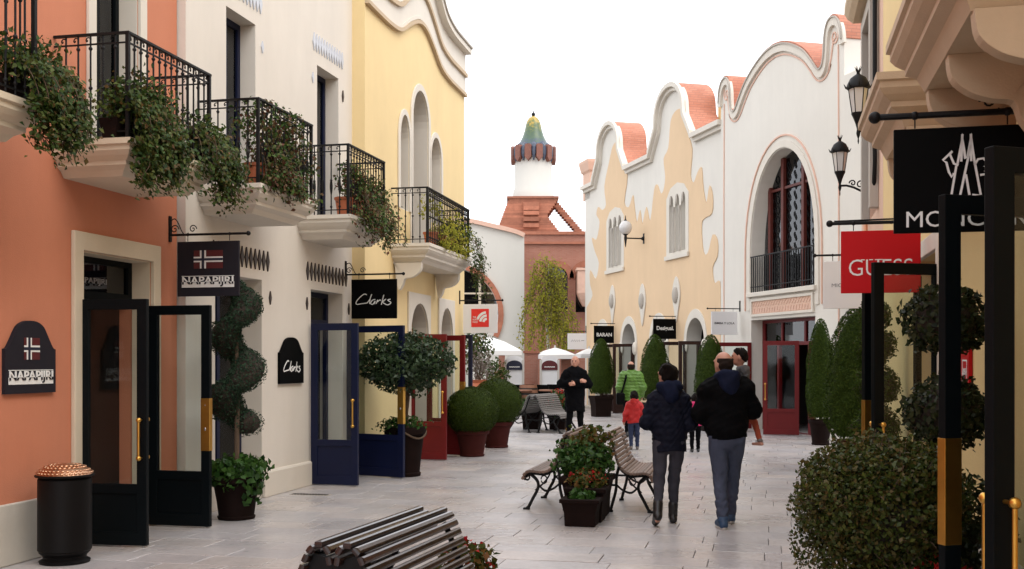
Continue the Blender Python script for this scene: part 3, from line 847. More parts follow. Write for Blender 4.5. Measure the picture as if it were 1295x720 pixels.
    if hair:
        style = hairfn or 'short'
        inv = lambda X,Y,Z: ((X-hd[0])*cy+(Y-hd[1])*sy_, -(X-hd[0])*sy_+(Y-hd[1])*cy, Z-hd[2])
        e = s*hs
        Phh = [ell(hd+np.array((0,0,.006))*e, hr*np.array((1.14,1.12,1.11)), headyaw), ell(hp(0,.03,.0), np.array((.089,.091,.105))*e, headyaw)]
        if style == 'short':
            cutf = lambda X,Y,Z: -(inv(X,Y,Z)[1] - (.025 - inv(X,Y,Z)[2]*1.15)*e - .0)      # keep back and top
            cut2 = lambda X,Y,Z: -.085*e - inv(X,Y,Z)[2]
            cuts = [lambda X,Y,Z: -(inv(X,Y,Z)[1] + inv(X,Y,Z)[2]*1.1 - .005*e)*.7, cut2]
        elif style == 'bun':
            Phh += [ell(hp(.055,.055,.095), np.array((.055,.05,.035))*e), ell(hp(0,.045,.045), np.array((.098,.075,.075))*e), ell(hp(0,.05,-.03), np.array((.085,.06,.07))*e)]
            cuts = [lambda X,Y,Z: -(inv(X,Y,Z)[1] + inv(X,Y,Z)[2]*.9 + .02*e)*.75]
        else:  # fringe round a bald crown
            cuts = [lambda X,Y,Z: (inv(X,Y,Z)[2] - .055*e), lambda X,Y,Z: -.10*e - inv(X,Y,Z)[2], lambda X,Y,Z: -(inv(X,Y,Z)[1] - .018*e + .25*inv(X,Y,Z)[2])]
            Phh = [ell(hd, hr*np.array((1.09,1.075,1.05)), headyaw), ell(hp(0,.022,.01), np.array((.083,.095,.098))*e, headyaw)]
        sdf_build(Phh, .007*max(e,.6), 'hair', hair, root, k=.02*s, disp=wob(.006*e, 70/e, seed+5), cut=cuts)
    return root

# ------------------------------------------------------------------ lettering
def text_mesh(txt, w, h=None, depth=.004, bold=0.0, shear=0.0, clip=None):
    """flat letters drawn in x,z, lower left at the origin, scaled to width w (and height h)"""
    cu = bpy.data.curves.new('lettering', 'FONT'); cu.body = txt; cu.extrude = .05; cu.resolution_u = 3; cu.offset = bold; cu.shear = shear
    ob = bpy.data.objects.new('lettering', cu); COL.objects.link(ob)
    bpy.context.view_layer.update()
    me = bpy.data.meshes.new_from_object(ob.evaluated_get(bpy.context.evaluated_depsgraph_get()))
    bpy.data.objects.remove(ob); bpy.data.curves.remove(cu)
    co = np.empty(len(me.vertices)*3); me.vertices.foreach_get('co', co); co = co.reshape(-1,3)
    lo, hi = co.min(0), co.max(0)
    sx = w/(hi[0]-lo[0]); sz = sx if h is None else h/(hi[1]-lo[1])
    new = np.stack([(co[:,0]-lo[0])*sx, -(co[:,2])*depth/.05, (co[:,1]-lo[1])*sz], 1)
    me.vertices.foreach_set('co', new.ravel()); me.update()
    if clip:
        bm = bmesh.new(); bm.from_mesh(me)
        z, keep_up = clip
        bmesh.ops.bisect_plane(bm, geom=bm.verts[:]+bm.edges[:]+bm.faces[:], plane_co=(0,0,z), plane_no=(0,0,1), clear_inner=keep_up, clear_outer=not keep_up)
        bm.to_mesh(me); bm.free()
    me.name = 'lettering'
    return me

def letters(parent, txt, x, y, z, w, m, h=None, **kw):
    me = text_mesh(txt, w, h, **kw); me.materials.append(m)
    return inst('lettering', me, parent, (x, y, z))

def strokes(parent, lines, m, y0, y1, name='emblem'):
    mb = MB()
    for pts, w in lines: mb.ribbon(pts, w, y0, y1)
    return mb.build(name, m, parent)

# ------------------------------------------------------------------ building pieces
def shell(root, L, H, m, depth=5.5, th=.35, mid=3.25, inner=None, x0=0.0, front=None):
    f = th+.001
    for a, b in ((x0+.012, x0+.2), (L-.2, L-.012)):
        MB().box(a, b, f, depth, -.01, H-.2).build('side_wall', inner or M['inner'], root)
    MB().box(x0+.012, L-.012, depth+.002, depth+.2, -.01, H-.2).build('back_wall', inner or M['inner'], root)
    MB().box(x0+.012, L-.012, f, depth+.2, H-.199, H-.1).build('roof', M['terracotta'], root)
    MB().box(x0+.201, L-.201, f, depth, mid, mid+.2).build('upper_floor', inner or M['inner'], root)

def window(root, x0, x1, z0, z1, m, y=.20, nx=2, nz=1, fw=.06, glass=None, zs=None, name='window'):
    """frame set back in its opening, one pane object per light"""
    out = arch(x0, x1, z0, zs, z1) if zs else rect(x0, x1, z0, z1)
    holes = []
    W = (x1-x0-fw*(nx+1))/nx
    top = zs if zs else z1-fw
    Hh = (top-z0-fw-(nz-1)*fw)/nz if not zs else (zs-z0-fw*nz)/nz
    for i in range(nx):
        for j in range(nz):
            a = x0+fw+i*(W+fw); c = z0+fw+j*(Hh+fw)
            holes.append(rect(a, a+W, c, c+Hh))
    if zs:
        cx, r = (x0+x1)/2, (x1-x0)/2-fw
        holes.append([(cx+r*math.cos(math.pi*k/12), zs+fw*.5+(z1-zs-fw*1.5)*math.sin(math.pi*k/12)) for k in range(13)])
    o = MB().plate(out, holes, y, y+.06).build(name, m, root)
    for h in holes:
        MB().plate(h, (), y+.025, y+.035).build('pane', glass or M['glassdark'], o)
    return o

def lining(root, loop, y0, y1, m, w=.012, name='reveal'):
    """plastered faces of an opening"""
    cx = sum(p[0] for p in loop)/len(loop); cz = sum(p[1] for p in loop)/len(loop)
    n = len(loop); inner = []
    for i in range(n):
        a, b = loop[i-1], loop[(i+1) % n]
        p = loop[i]
        def nrm(q, r):
            dx, dz = r[0]-q[0], r[1]-q[1]; l = math.hypot(dx,dz) or 1; return (-dz/l, dx/l)
        n1, n2 = nrm(a,p), nrm(p,b)
        k = max(.3, 1+n1[0]*n2[0]+n1[1]*n2[1])
        inner.append((p[0]+(n1[0]+n2[0])/k*w, p[1]+(n1[1]+n2[1])/k*w))
    out = [(p[0]-(q[0]-p[0])*-.05, p[1]-(q[1]-p[1])*-.05) for p,q in zip(loop,inner)]
    return MB().plate(out, [inner], y0, y1).build(name, m, root)

def casing(root, x0, x1, z0, z1, w, m, proud=.04, name='casing', sill=False, zs=None, wt=None):
    wt = wt or w
    if zs:
        o = arch(x0-w, x1+w, z0, zs, z1+wt); h = arch(x0, x1, z0-.5, zs, z1)
        pts = [o[1]] + o[2:] + [o[0]]
        inn = [(x0, z0)] + [h[-1-k] for k in range(0, len(h)-2)] + [(x1, z0)]
        poly = [(x1+w, z0)] + o[2:] + [(x0-w, z0)] + inn
        return MB().plate(poly, (), -proud, -.001).build(name, m, root, bev=.006)
    poly = [(x0-w,z0),(x0,z0),(x0,z1),(x1,z1),(x1,z0),(x1+w,z0),(x1+w,z1+wt),(x0-w,z1+wt)]
    return MB().plate(poly, (), -proud, -.001).build(name, m, root, bev=.008)

BAL = {}
def baluster_mesh(h, style):
    key = (round(h,2), style)
    if key not in BAL:
        mb = MB()
        mb.tube([(0,0,0),(0,0,h)], .0085, 6)
        for z in (.12, .5, .88): mb.lathe([(.009,-.016),(.017,-.006),(.017,.006),(.009,.016)], 6, (0,0,h*z))
        if style == 'scroll':
            for sgn in (-1, 1):
                mb.tube([(sgn*(.010+.026*math.sin(t)), 0, h*(.30+.22*t/3.14)) for t in [3.14*k/7 for k in range(8)]], .006, 5)
        me = mb.mesh('baluster', True); me.materials.append(M['iron']); BAL[key] = me
    return BAL[key]
def scroll_mesh():
    if 's' not in BAL:
        mb = MB()
        pts = [(.040-.03*(1-t)*math.cos(5.5*t)-.01, 0, .035+.028*(1-t*.75)*math.sin(6.5*t)) for t in [k/11 for k in range(12)]]
        mb.tube(pts, .0055, 5)
        me = mb.mesh('scroll', True); me.materials.append(M['iron']); BAL['s'] = me
    return BAL['s']

def balcony(root, s0, s1, depth, zf, m, rail=.93, style='plain', corbels=0, th=.30, gap=.105, rails=True, cm=None):
    prof = [(0,0),(0,-.05),(.022,-.06),(.022,-.10),(.05,-.14),(.085,-.17),(.10,-.18),(.10,-.215),(.16,-.25),(.20,-th)]
    prof = [(i, zf+z) for i,z in prof][::-1]
    b = MB().loft_rect(s0, s1, -depth, -.001, prof).build('balcony', m, root)
    if rails:
        y = -(depth-.06); a, c = s0+.06, s1-.06; zt = zf+rail
        MB().box(a-.018, c+.018, y-.020, y+.020, zt-.02, zt).box(a-.018, a+.018, y+.0205, -.005, zt-.02, zt).box(c-.018, c+.018, y+.0205, -.005, zt-.02, zt).build('handrail', M['iron'], b)
        for zz in (zt-.10, zf+.06):
            MB().box(a, c, y-.008, y+.008, zz, zz+.012).box(a-.008, a+.008, y+.009, -.004, zz, zz+.012).box(c-.008, c+.008, y+.009, -.004, zz, zz+.012).build('rail_bar', M['iron'], b)
        for p in ((a,y),(c,y)):
            MB().box(p[0]-.016, p[0]+.016, p[1]-.016, p[1]+.016, zf-.002, zt-.021).build('corner_post', M['iron'], b)
        me = baluster_mesh(rail-.022, style); sc = scroll_mesh()
        n = int((c-a)/gap)
        for i in range(1, n):
            inst('baluster', me, b, (a+(c-a)*i/n, y, zf))
        for i in range(n):
            inst('scroll', sc, b, (a+(c-a)*(i+.1)/n, y, zt-.09))
        n2 = int(-y/gap)
        for xx in (a, c):
            for i in range(1, n2):
                inst('baluster', me, b, (xx, y*i/n2, zf))
                inst('scroll', sc, b, (xx, y*i/n2, zt-.09), (0,0,R(90)))
    for k in range(corbels):
        x = s0+.22+(s1-s0-.44)*(k/(corbels-1) if corbels > 1 else .5)
        pts = crom([(0,0),(-.02,-.02),(-.08,-.42),(-.16,-.36),(-.20,-.26),(-.30,-.24),(-.40,-.20),(-.48,-.12),(-.50,0)], 4)
        mb = MB(); h = .11
        sc_ = depth/.70
        vs = [(x-h/2, p[0]*sc_-.002, zf-th+p[1]+.001) for p in pts]; vs2 = [(x+h/2, p[0]*sc_-.002, zf-th+p[1]+.001) for p in pts]
        n = len(pts)
        mb.add(vs+vs2, [tuple(range(n)), tuple(range(2*n-1, n-1, -1))]+[(i,(i+1) % n,n+(i+1) % n,n+i) for i in range(n)])
        mb.build('corbel', cm or m, b, bev=.01)
    return b

def door_leaf(root, wall, hinge, free, h, m, kick=.57, handle=True, plate=False, glass=None, sw=.095, bars=0, zb=.015):
    w = math.hypot(free[0]-hinge[0], free[1]-hinge[1])
    ang = math.atan2(free[1]-hinge[1], free[0]-hinge[0]) - wall.rot
    t = .026
    out = rect(0, w, zb, h)
    hole = rect(sw, w-sw, kick, h-sw)
    rec = rect(sw, w-sw, zb+sw*1.3, kick-sw*.9)
    d = MB().plate(out, [hole, rec], -t, t).build('door', m, root, bev=.004)
    lx, ly = wall.loc(*hinge)
    d.location = (lx, ly, 0); d.rotation_euler = (0,0,ang)
    MB().box(sw-.003, w-sw+.003, -t*.45, t*.45, zb+sw*1.3-.003, kick-sw*.9+.003).build('door_panel', m, d)
    MB().box(sw-.002, w-sw+.002, -.004, .004, kick-.002, h-sw+.002).build('pane', glass or M['glass'], d)
    if handle:
        for s in (-1, 1):
            mb = MB()
            x = w-sw*.5; y = s*(t+.055)
            mb.tube([(x,y,.79),(x,y,1.17)], .011, 10)
            for z in (.81, 1.155):
                mb.tube([(x,s*t,z),(x,y,z)], .009, 8).sphere((x,y,z), .024, 10, 8)
                mb.lathe([(.02,-.004),(.02,.004)], 10, (x, 0, z)) if False else None
            mb.build('handle', M['brass'], d, smooth=True)
    if plate:
        MB().box(w-sw-.001, w+.0035, -t-.0035, t+.0035, .78, 1.31).build('lock_plate', M['brass'], d, bev=.003)
    if plate:
        MB().sphere((w-sw*.5, -t-.004, 1.0), (.012,.006,.018), 10, 6).sphere((w-sw*.5, -t-.004, 1.24), (.006,.004,.006), 8, 6).build('lock_cylinder', M['steel'], d, smooth=True)
    MB().tube([(w-.04, 0, .0),(w-.04, 0, .10)], .012, 8).build('floor_bolt', M['steel'], d, smooth=True)
    return d

def wall_sign(label, wall, contact_s, z_rod, side, gap=.1, W=.70, Hh=.575, board=None, drop=.075, group=None, scroll=True, rod=.013, frame=False):
    """sign board hung from an iron bracket that stands out square from the wall"""
    X, Y = wall.world(contact_s, 0)
    ix, iy = wall.inn
    rz = math.atan2(iy, ix) if wall.right else math.atan2(-iy, -ix)
    root = thing('hanging_sign', label, 'sign', (X, Y, 0), rz, group)
    sg = -1 if wall.right else 1
    mb = MB()
    L = gap+W+.10
    mb.box(min(0,sg*.018), max(0,sg*.018), -.022, .022, z_rod-.07, z_rod+.20)
    mb.tube([(sg*.01,0,z_rod),(sg*L,0,z_rod)], rod, 8)
    mb.sphere((sg*L,0,z_rod), rod*1.9, 10, 8)
    if scroll:
        pts = [(sg*(.02+.20*t), 0, z_rod+.15-.13*t+.05*math.sin(t*6.28)) for t in [k/10 for k in range(11)]]
        mb.tube(pts, .006, 6)
        for cx, r0 in ((.06,.05),(.27,.045)):
            mb.tube([(sg*(cx+r0*(1-k/16)*math.cos(k*.62)), 0, z_rod+.06+r0*(1-k/16)*math.sin(k*.62)) for k in range(15)], .006, 6)
    br = mb.build('bracket', M['iron'], root, smooth=True)
    x0, x1 = (sg*(gap+W), sg*gap) if sg < 0 else (gap, gap+W)
    zt = z_rod-drop
    for f in (.16, .84):
        x = x0+(x1-x0)*f
        MB().tube([(x,0,z_rod),(x,0,zt+.004)], .004, 6).sphere((x,0,z_rod), rod*1.35, 8, 6).build('hanger', M['iron'], br, smooth=True)
    bd = MB().box(x0, x1, -.016, .016, zt-Hh, zt).build('board', board, root, bev=.004)
    return root, bd, x0, zt-Hh, W, Hh

def flag(parent, x, y, z, w, h):
    MB().box(x, x+w, y-.002, y, z, z+h).build('flag_field', M['flagred'], parent)
    cx = x+w*.32
    for wd, mm, d in ((.20, M['letter'], .0035), (.09, M['navy'], .005)):
        MB().box(cx-h*wd*.9, cx+h*wd*.9, y-d, y-.0019, z, z+h).build('flag_cross_bar', mm, parent)
        MB().box(x, x+w, y-d-.0003, y-.0019, z+h*(.5-wd*.75), z+h*(.5+wd*.75)).build('flag_cross_bar', mm, parent)

def napa_letters(parent, x, y, z, w, h):
    MB().box(x-.008, x+w+.008, y-.002, y, z-.008, z+h*.48).build('letter_band', M['letter'], parent)
    letters(parent, 'NAPAPIJRI', x, y-.004, z, w, M['letter'], h, bold=.012, clip=(h*.48, True))
    letters(parent, 'NAPAPIJRI', x, y-.004, z, w, M['slate'], h, bold=.012, clip=(h*.48, False))
    MB().box(x-.008, x+w+.008, y-.002, y, z+h+.003, z+h+.009).build('letter_rule', M['letter'], parent)

CL = [[(240,400),(215,394),(172,424),(140,462),(147,481),(190,476),(245,470)],[(243,470),(268,440),(287,395),(274,425),(266,478)],
      [(320,440),(292,448),(276,474),(297,482),(318,455),(314,480)],[(328,478),(342,444),(340,462),(360,446),(372,450)],
      [(376,487),(400,402),(384,462),(420,438),(388,463),(424,487)],[(462,440),(436,448),(466,470),(440,488),(418,484)]]
def clarks_letters(parent, x, y, z, w, h, board=(94,518,267,605), wd=.0125):
    bx0,bx1,bz0,bz1 = board
    f = lambda p: (x+(p[0]-bx0)/(bx1-bx0)*w, z+(bz1-p[1])/(bz1-bz0)*h)
    strokes(parent, [(crom([f(p) for p in l], 5), wd) for l in CL], M['letter'], y-.003, y, 'lettering')

# ------------------------------------------------------------------ ground
ANG = math.atan(.225)                       # the paving runs along the lane
pv = MB().add([(-400,-400,-.016),(400,-400,-.016),(400,400,-.016),(-400,400,-.016)], [(0,1,2,3)]).build('pavement', M['joint'])
pv['kind'] = 'structure'
TW, TL, G = .60, .40, .006
tile_me = MB().loft_rect(0, TW-G, 0, TL-G, [(0,-.03),(0,-.003),(.003,0)], back_flush=False).mesh('paving_slab')
tile_me.materials.append(M['paving'])
half_me = MB().loft_rect(0, TW*1.5-G, 0, TL-G, [(0,-.03),(0,-.003),(.003,0)], back_flush=False).mesh('paving_slab')
half_me.materials.append(M['paving'])
ca, sa = math.cos(ANG), math.sin(ANG)
tiles = []
for j in range(-4, 130):
    y = j*TL; x = -19.0+random.uniform(0, TW)
    while x < 16:
        wd = TW*1.5 if random.random() < .3 else TW
        cx, cy = x+wd/2, y+TL/2
        X, Y = cx*ca+cy*sa, -cx*sa+cy*ca
        ok = -7.2+.2*min(Y,26) < X < 9.5 and -2 < Y < 47
        if ok:
            vis = Y > 6.5 and abs(X/Y) < .475 and X > -6.1+.215*Y and (X < 1.6+.236*Y if Y < 22 else X < 12.9-.255*Y)
            tiles.append((Y if vis else 1e6+Y, x, y, wd))
        x += wd
tiles.sort(key=lambda t: t[0])
for (k,x,y,wd) in tiles[:296]:
    o = inst('paving_slab', tile_me if wd == TW else half_me, pv, (x*ca+y*sa, -x*sa+y*ca, random.uniform(-.0015,.0015)), (random.uniform(-.0025,.0025), random.uniform(-.0025,.0025), -ANG))
mb = MB()
for (k,x,y,wd) in tiles[296:]:
    me = tile_me if wd == TW else half_me
    z = random.uniform(-.0015,.0015)
    mb.add([((v.co.x+x)*ca+(v.co.y+y)*sa, -(v.co.x+x)*sa+(v.co.y+y)*ca, v.co.z+z) for v in me.vertices], [tuple(p.vertices) for p in me.polygons])
mb.build('paving_slabs', M['paving'], pv, kind='stuff')

# ------------------------------------------------------------------ left side: pink building
wP = Wall(-6.136, .215, -3.0)
LP = wP.sY(11.85)
pink = thing('pink_building', 'salmon pink shop with cream door surround and iron balconies', 'building', (*wP.O, 0), wP.rot)
d0, d1 = wP.at(101), wP.at(190); dz = 2.70
f0, f1 = wP.at(118), wP.at(174)
q0, q1 = wP.sY(7.35), wP.sY(8.2)
HP = 8.2
MB().plate(rect(0, LP, -.01, HP), [rect(d0,d1,-.005,dz), rect(f0,f1,3.63,5.9), rect(q0,q1,3.63,5.9)], 0, .35).build('wall', M['pink'], pink)
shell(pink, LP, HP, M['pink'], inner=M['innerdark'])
casing(pink, d0, d1, 0, dz, .14, M['trim'], .045, 'door_casing', wt=.17)
casing(pink, f0, f1, 3.621, 5.9, .12, M['trimwhite'], .04, 'window_casing')
casing(pink, q0, q1, 3.621, 5.9, .12, M['trimwhite'], .04, 'window_casing')
window(pink, f0, f1, 3.63, 5.9, M['doorgreen'], .2, 2, 1, .07)
window(pink, q0, q1, 3.63, 5.9, M['doorgreen'], .2, 2, 1)
lining(pink, rect(d0,d1,.002,dz), .002, .199, M['trim'])
lining(pink, rect(f0,f1,3.631,5.9), .002, .199, M['trimwhite'])
lining(pink, rect(q0,q1,3.631,5.9), .002, .199, M['trimwhite'])
MB().box(0, d0-.145, -.04, -.001, 0, .51).build('skirting', M['skirt'], pink, bev=.012)
MB().box(d1+.145, LP, -.04, -.001, 0, .51).build('skirting', M['skirt'], pink, bev=.012)
MB().plate(rect(d0+.002,d1-.002,2.28,dz-.002), [rect(d0+.08,d1-.08,2.36,dz-.07)], .2, .26).build('transom', M['doorgreen'], pink)
MB().box(d0+.08, d1-.08, .226, .234, 2.36, dz-.07).build('pane', M['glassdark'], pink)
lt = letters(pink, 'NAPAPIJRI', d0+.22, .215, 2.42, .55, M['greyletter'], .07)
B1 = balcony(pink, wP.sY(9.70), wP.sY(11.26), .78, 3.62, M['trim'])
B0 = balcony(pink, wP.sY(7.05), wP.sY(8.56), .78, 3.62, M['trim'])
door_leaf(pink, wP, (-3.955,10.13), (-3.30,10.03), 2.25, M['doorgreen'], handle=True)
door_leaf(pink, wP, (-3.705,11.33), (-3.04,11.17), 2.25, M['doorgreen'], handle=False, plate=True)
# white display shelf inside the door
sh = thing('display_shelf', 'white shelf unit inside the pink shop doorway', 'shelf', (*wP.world(d0-.1, 1.5), 0), wP.rot)
for x in (0, .75): MB().box(x, x+.04, 0, .4, 0, 1.75).build('upright', M['shelf'], sh)
for z in (.3, .75, 1.2, 1.70): MB().box(.041, .749, 0, .4, z, z+.04).build('shelf_board', M['shelf'], sh)

# ------------------------------------------------------------------ left side: cream building
wC = Wall(-6.26, .2335, 11.85)
LC = wC.sY(16.85)
cream = thing('cream_building', 'cream plaster shop with navy doors and diamond tile bands', 'building', (*wC.O, 0), wC.rot)
a0, a1 = wC.at(272), wC.at(331); b0, b1 = wC.at(393), wC.at(433)
c0, c1 = wC.at(286), wC.at(323); e0, e1 = wC.at(401), wC.at(428)
HC = 8.6
MB().plate(rect(0, LC, -.01, HC), [rect(a0,a1,-.005,2.68), rect(b0,b1,-.005,2.66), rect(c0,c1,3.625,5.77), rect(e0,e1,3.625,5.77)], 0, .35).build('wall', M['cream'], cream)
shell(cream, LC, HC, M['cream'], inner=M['innerwarm'])
for x0, x1 in ((0,a0-.001),(a1+.001,b0-.001),(b1+.001,LC)):
    MB().loft_rect(x0, x1, -.05, -.001, [(0,0),(0,.30),(.015,.33)]).build('skirting', M['trimwhite'], cream, bev=.01)
window(cream, a0+.002, a1-.002, .02, 2.676, M['doorblue'], .27, 2, 2, .07, M['glass'], name='shop_window')
window(cream, c0+.002, c1-.002, 3.627, 5.768, M['doorblue'], .2, 2, 1, .07)
window(cream, e0+.002, e1-.002, 3.627, 5.768, M['doorblue'], .2, 2, 1, .07)
MB().plate(rect(b0+.002,b1-.002,.0,2.656), [rect(b0+.07,b1-.07,.03,2.2), rect(b0+.07,b1-.07,2.27,2.59)], .22, .28).build('door_frame', M['doorblue'], cream)
MB().box(b0+.07, b1-.07, .245, .255, 2.27, 2.59).build('pane', M['glass'], cream)
balcony(cream, wC.sY(12.05), wC.sY(13.55), .77, 3.60, M['trimwhite'], style='scroll')
balcony(cream, wC.sY(14.60), wC.sY(16.05), .77, 3.60, M['trimwhite'], style='scroll')
door_leaf(cream, wC, (-2.72,15.02), (-2.06,14.83), 2.19, M['doorblue'], kick=.62, handle=True)
door_leaf(cream, wC, (-2.42,16.3), (-1.54,15.8), 2.19, M['doorblue'], kick=.62, handle=False, plate=True)
dia = {}
for nm, mm, w_, h_ in (('d', M['diamonddark'], .085, .25), ('p', M['diamondpale'], .085, .25), ('s', M['diamonddark'], .06, .17), ('q', M['diamondpale'], .06, .15)):
    me = MB().plate([(0,-h_/2),(w_/2,0),(0,h_/2),(-w_/2,0)], (), -.018, -.001).mesh('diamond_tile'); me.materials.append(mm); dia[nm] = me
x, z = wC.at(387, 337); x2, z2 = wC.at(443, 352)
for i in range(12): inst('diamond_tile', dia['d'], cream, (b0-.12+(b1-b0+.24)*i/11, 0, 2.90))
for i in range(13): inst('diamond_tile', dia['d'], cream, (a0-.05+(a1-a0+.2)*i/12, 0, 2.92))
for i in range(12): inst('diamond_tile', dia['p'], cream, (e0-.12+(e1-e0+.24)*i/11, 0, 6.06))
for i in range(12): inst('diamond_tile', dia['p'], cream, (c0-.12+(c1-c0+.24)*i/11, 0, 6.06))
for u, v, k in ((341,377,'s'),(387.5,384,'s'),(440.5,391,'s'),(331,60,'q'),(395,98,'q'),(433,122,'s')):
    sx, sz = wC.at(u, v); inst('diamond_tile', dia[k], cream, (sx, 0, sz))

# ------------------------------------------------------------------ left side: yellow building
wY = Wall(-5.55, .203, 16.52)
LY = wY.sY(22.55)
yel = thing('yellow_building', 'yellow plaster building with wavy parapet and pointed triple arched window', 'building', (*wY.O, 0), wY.rot)
mid = 2.95
base = crom([(0,7.05),(.6,7.04),(1.2,7.05),(1.7,7.12),(2.2,7.36),(2.75,7.56),(3.2,7.56),(3.7,7.38),(4.2,7.16),(4.8,7.08),(5.5,7.07),(LY,7.07)], 4)
def up(dz_, k=1.0): return [(x, z+dz_+(k-1)*(z-7.07)) for x,z in base]
top = up(.92, 1.5)
yo = [(0,-.01),(LY,-.01)] + [(x,z-.02) for x,z in top[::-1]]
g0,g1 = wY.at(521), wY.at(541); h0,h1 = wY.at(505), wY.at(517); i0,i1 = wY.at(544), wY.at(557)
k0,k1 = wY.at(518), wY.at(540); l0,l1 = wY.at(556), wY.at(571)
n0,n1 = wY.at(472), wY.at(492)
holes = [arch(g0,g1,3.60,5.85,6.40), arch(h0,h1,4.2,5.35,5.78), arch(i0,i1,4.2,5.35,5.78), arch(k0,k1,-.005,2.15,2.68), arch(l0,l1,-.005,2.15,2.68)]
MB().plate(yo, holes, 0, .42).build('wall', M['yellow'], yel)
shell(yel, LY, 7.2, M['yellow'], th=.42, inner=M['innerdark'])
for (p0,p1,zz,zs,zt,w_) in ((g0,g1,3.601,5.85,6.40,.12),(h0,h1,4.2,5.35,5.78,.10),(i0,i1,4.2,5.35,5.78,.10)):
    casing(yel, p0, p1, zz, zt, w_, M['trimwhite'], .03, 'window_surround', zs=zs)
    MB().plate(arch(p0+.001,p1-.001,zz+.001,zs,zt-.001), [arch(p0+.002,p1-.002,zz-.1,zs,zt-.002)] if False else (), .36, .40).build('window_glass', M['glassdark'], yel)
for p0,p1,zz,zs,zt in ((g0,g1,3.602,5.85,6.40),(h0,h1,4.202,5.35,5.78),(i0,i1,4.202,5.35,5.78)):
    cx = (p0+p1)/2
    MB().box(cx-.03, cx+.03, .32, .358, zz, zt-.04).box(p0+.002, p0+.05, .32, .358, zz, zs).box(p1-.05, p1-.002, .32, .358, zz, zs).build('window_bar', M['doorred'], yel)
for p0,p1 in ((k0,k1),(l0,l1)):
    zz = 0
    po = [(p1+.14,0),(p1+.14,2.85),(p0-.14,2.85),(p0-.14,0)]
    h = arch(p0,p1,0,2.15,2.68)
    poly = po + [(p0,0)] + [h[-1-k] for k in range(0, len(h)-2)] + [(p1,0)]
    MB().plate(poly, (), -.035, -.001).build('door_surround', M['trimwhite'], yel, bev=.006)
    MB().plate(rect(p0+.002,p1-.002,0,2.16), [rect(p0+.08,p1-.08,.02,2.08)], .26, .33).build('door_frame', M['doorred'], yel)
for path, w_, y_, mm in ((base,.06,-.07,'stone'), (up(.05,1.05),.05,-.05,'trimwhite'), (up(.40,1.25),.07,-.08,'stone'), (up(.47,1.28),.05,-.05,'trimwhite'), (up(.88,1.5),.10,-.16,'trimwhite')):
    MB().ribbon(path, w_, y_, -.0015).build('moulding', M[mm], yel, smooth=True)
MB().plate([(x,z+.02) for x,z in base]+[(x,z-.05) for x,z in up(.88,1.5)[::-1]], (), -.03, -.0012).build('parapet_band', M['trimwhite'], yel)
MB().ribbon(up(.955,1.5), .04, -.19, .55).build('roof_coping', M['greystone'], yel, smooth=True)
for xx, ww, hh in ((3.9,.55,.6),(4.6,.5,.25)):
    MB().loft_rect(xx, xx+ww, .12, .55, [(0,7.8),(0,8.3+hh-.08),(-.04,8.3+hh-.07),(-.04,8.3+hh)], back_flush=False).build('roof_pier', M['terracotta'], yel)
MB().sphere((5.75,.25,8.14),.13,10,8).build('roof_ball', M['greystone'], yel, smooth=True)
balcony(yel, wY.sY(17.72), wY.sY(20.55), .66, 3.56, M['trimwhite'], style='plain', corbels=2, rail=.90)
door_leaf(yel, wY, (-1.74,18.80), (-1.10,18.62), 2.13, M['doorred'], kick=.66, handle=True)
door_leaf(yel, wY, (-1.52,19.85), (-.83,19.52), 2.13, M['doorred'], kick=.66, handle=False, plate=True)
for lp in (arch(g0,g1,3.60,5.85,6.40), arch(h0,h1,4.2,5.35,5.78), arch(i0,i1,4.2,5.35,5.78)): lining(yel, lp, .002, .315, M['trimwhite'])
for lp in (arch(k0,k1,.002,2.15,2.68), arch(l0,l1,.002,2.15,2.68)): lining(yel, lp, .002, .255, M['trimwhite'])
MB().box(0, k0-.145, -.03, -.001, 0, .3).build('skirting', M['trimwhite'], yel)
MB().box(k1+.145, l0-.145, -.03, -.001, 0, .3).build('skirting', M['trimwhite'], yel)
door_leaf(yel, wY, (-1.02,22.35), (-.80,22.25), 2.2, M['doorblue'], handle=False, sw=.08)

# ------------------------------------------------------------------ right far: peach and white building with two gables
wA = Wall(12.86, -.255, 40.05, True)
LA = wA.sY(28.78)
pea = thing('peach_building', 'peach and white rendered building with two scrolled gables', 'building', (*wA.O, 0), wA.rot)
ZC = 7.86
gc = (wA.sY(37.3), wA.sY(32.1))
def gable(c):
    r = []
    for sgn in (1, -1):
        pts = [(1.60,ZC),(1.56,ZC+.12),(1.42,ZC+.30),(1.22,ZC+.55),(1.08,ZC+.72),(1.04,ZC+.95)]
        arc = [(1.04*math.cos(math.pi/2*k/8), ZC+.95+.82*math.sin(math.pi/2*k/8)) for k in range(1, 9)]
        p = [(c+sgn*x, z) for x,z in pts+arc]
        r += p if sgn == 1 else p[::-1][1:]
    return r
ridge = [(LA,ZC)] + gable(gc[1]) + gable(gc[0]) + [(0,ZC)]
ao = [(0,-.01),(LA,-.01)] + ridge
AH = []
ac = [wA.sY(38.1), wA.sY(35.6), wA.sY(33.1), wA.sY(30.5)]
for c in ac: AH.append(arch(c-.6, c+.6, -.005, 2.2, 2.85))
wins = [(wA.at(768), wA.at(790)), (wA.at(844), wA.at(872))]
slots = []
for w0,w1 in wins:
    W = w1-w0; sw_ = W*.19
    for k in range(3):
        cx = w0+W*(.5+(k-1)*.27)
        slots.append((cx-sw_/2, cx+sw_/2))
        AH.append(arch(cx-sw_/2, cx+sw_/2, 4.80, 6.15, 6.45, 8))
MB().plate(ao, AH, 0, .40).build('wall', M['offwhite'], pea)
shell(pea, LA, 7.75, M['offwhite'], th=.40, inner=M['innerdark'])
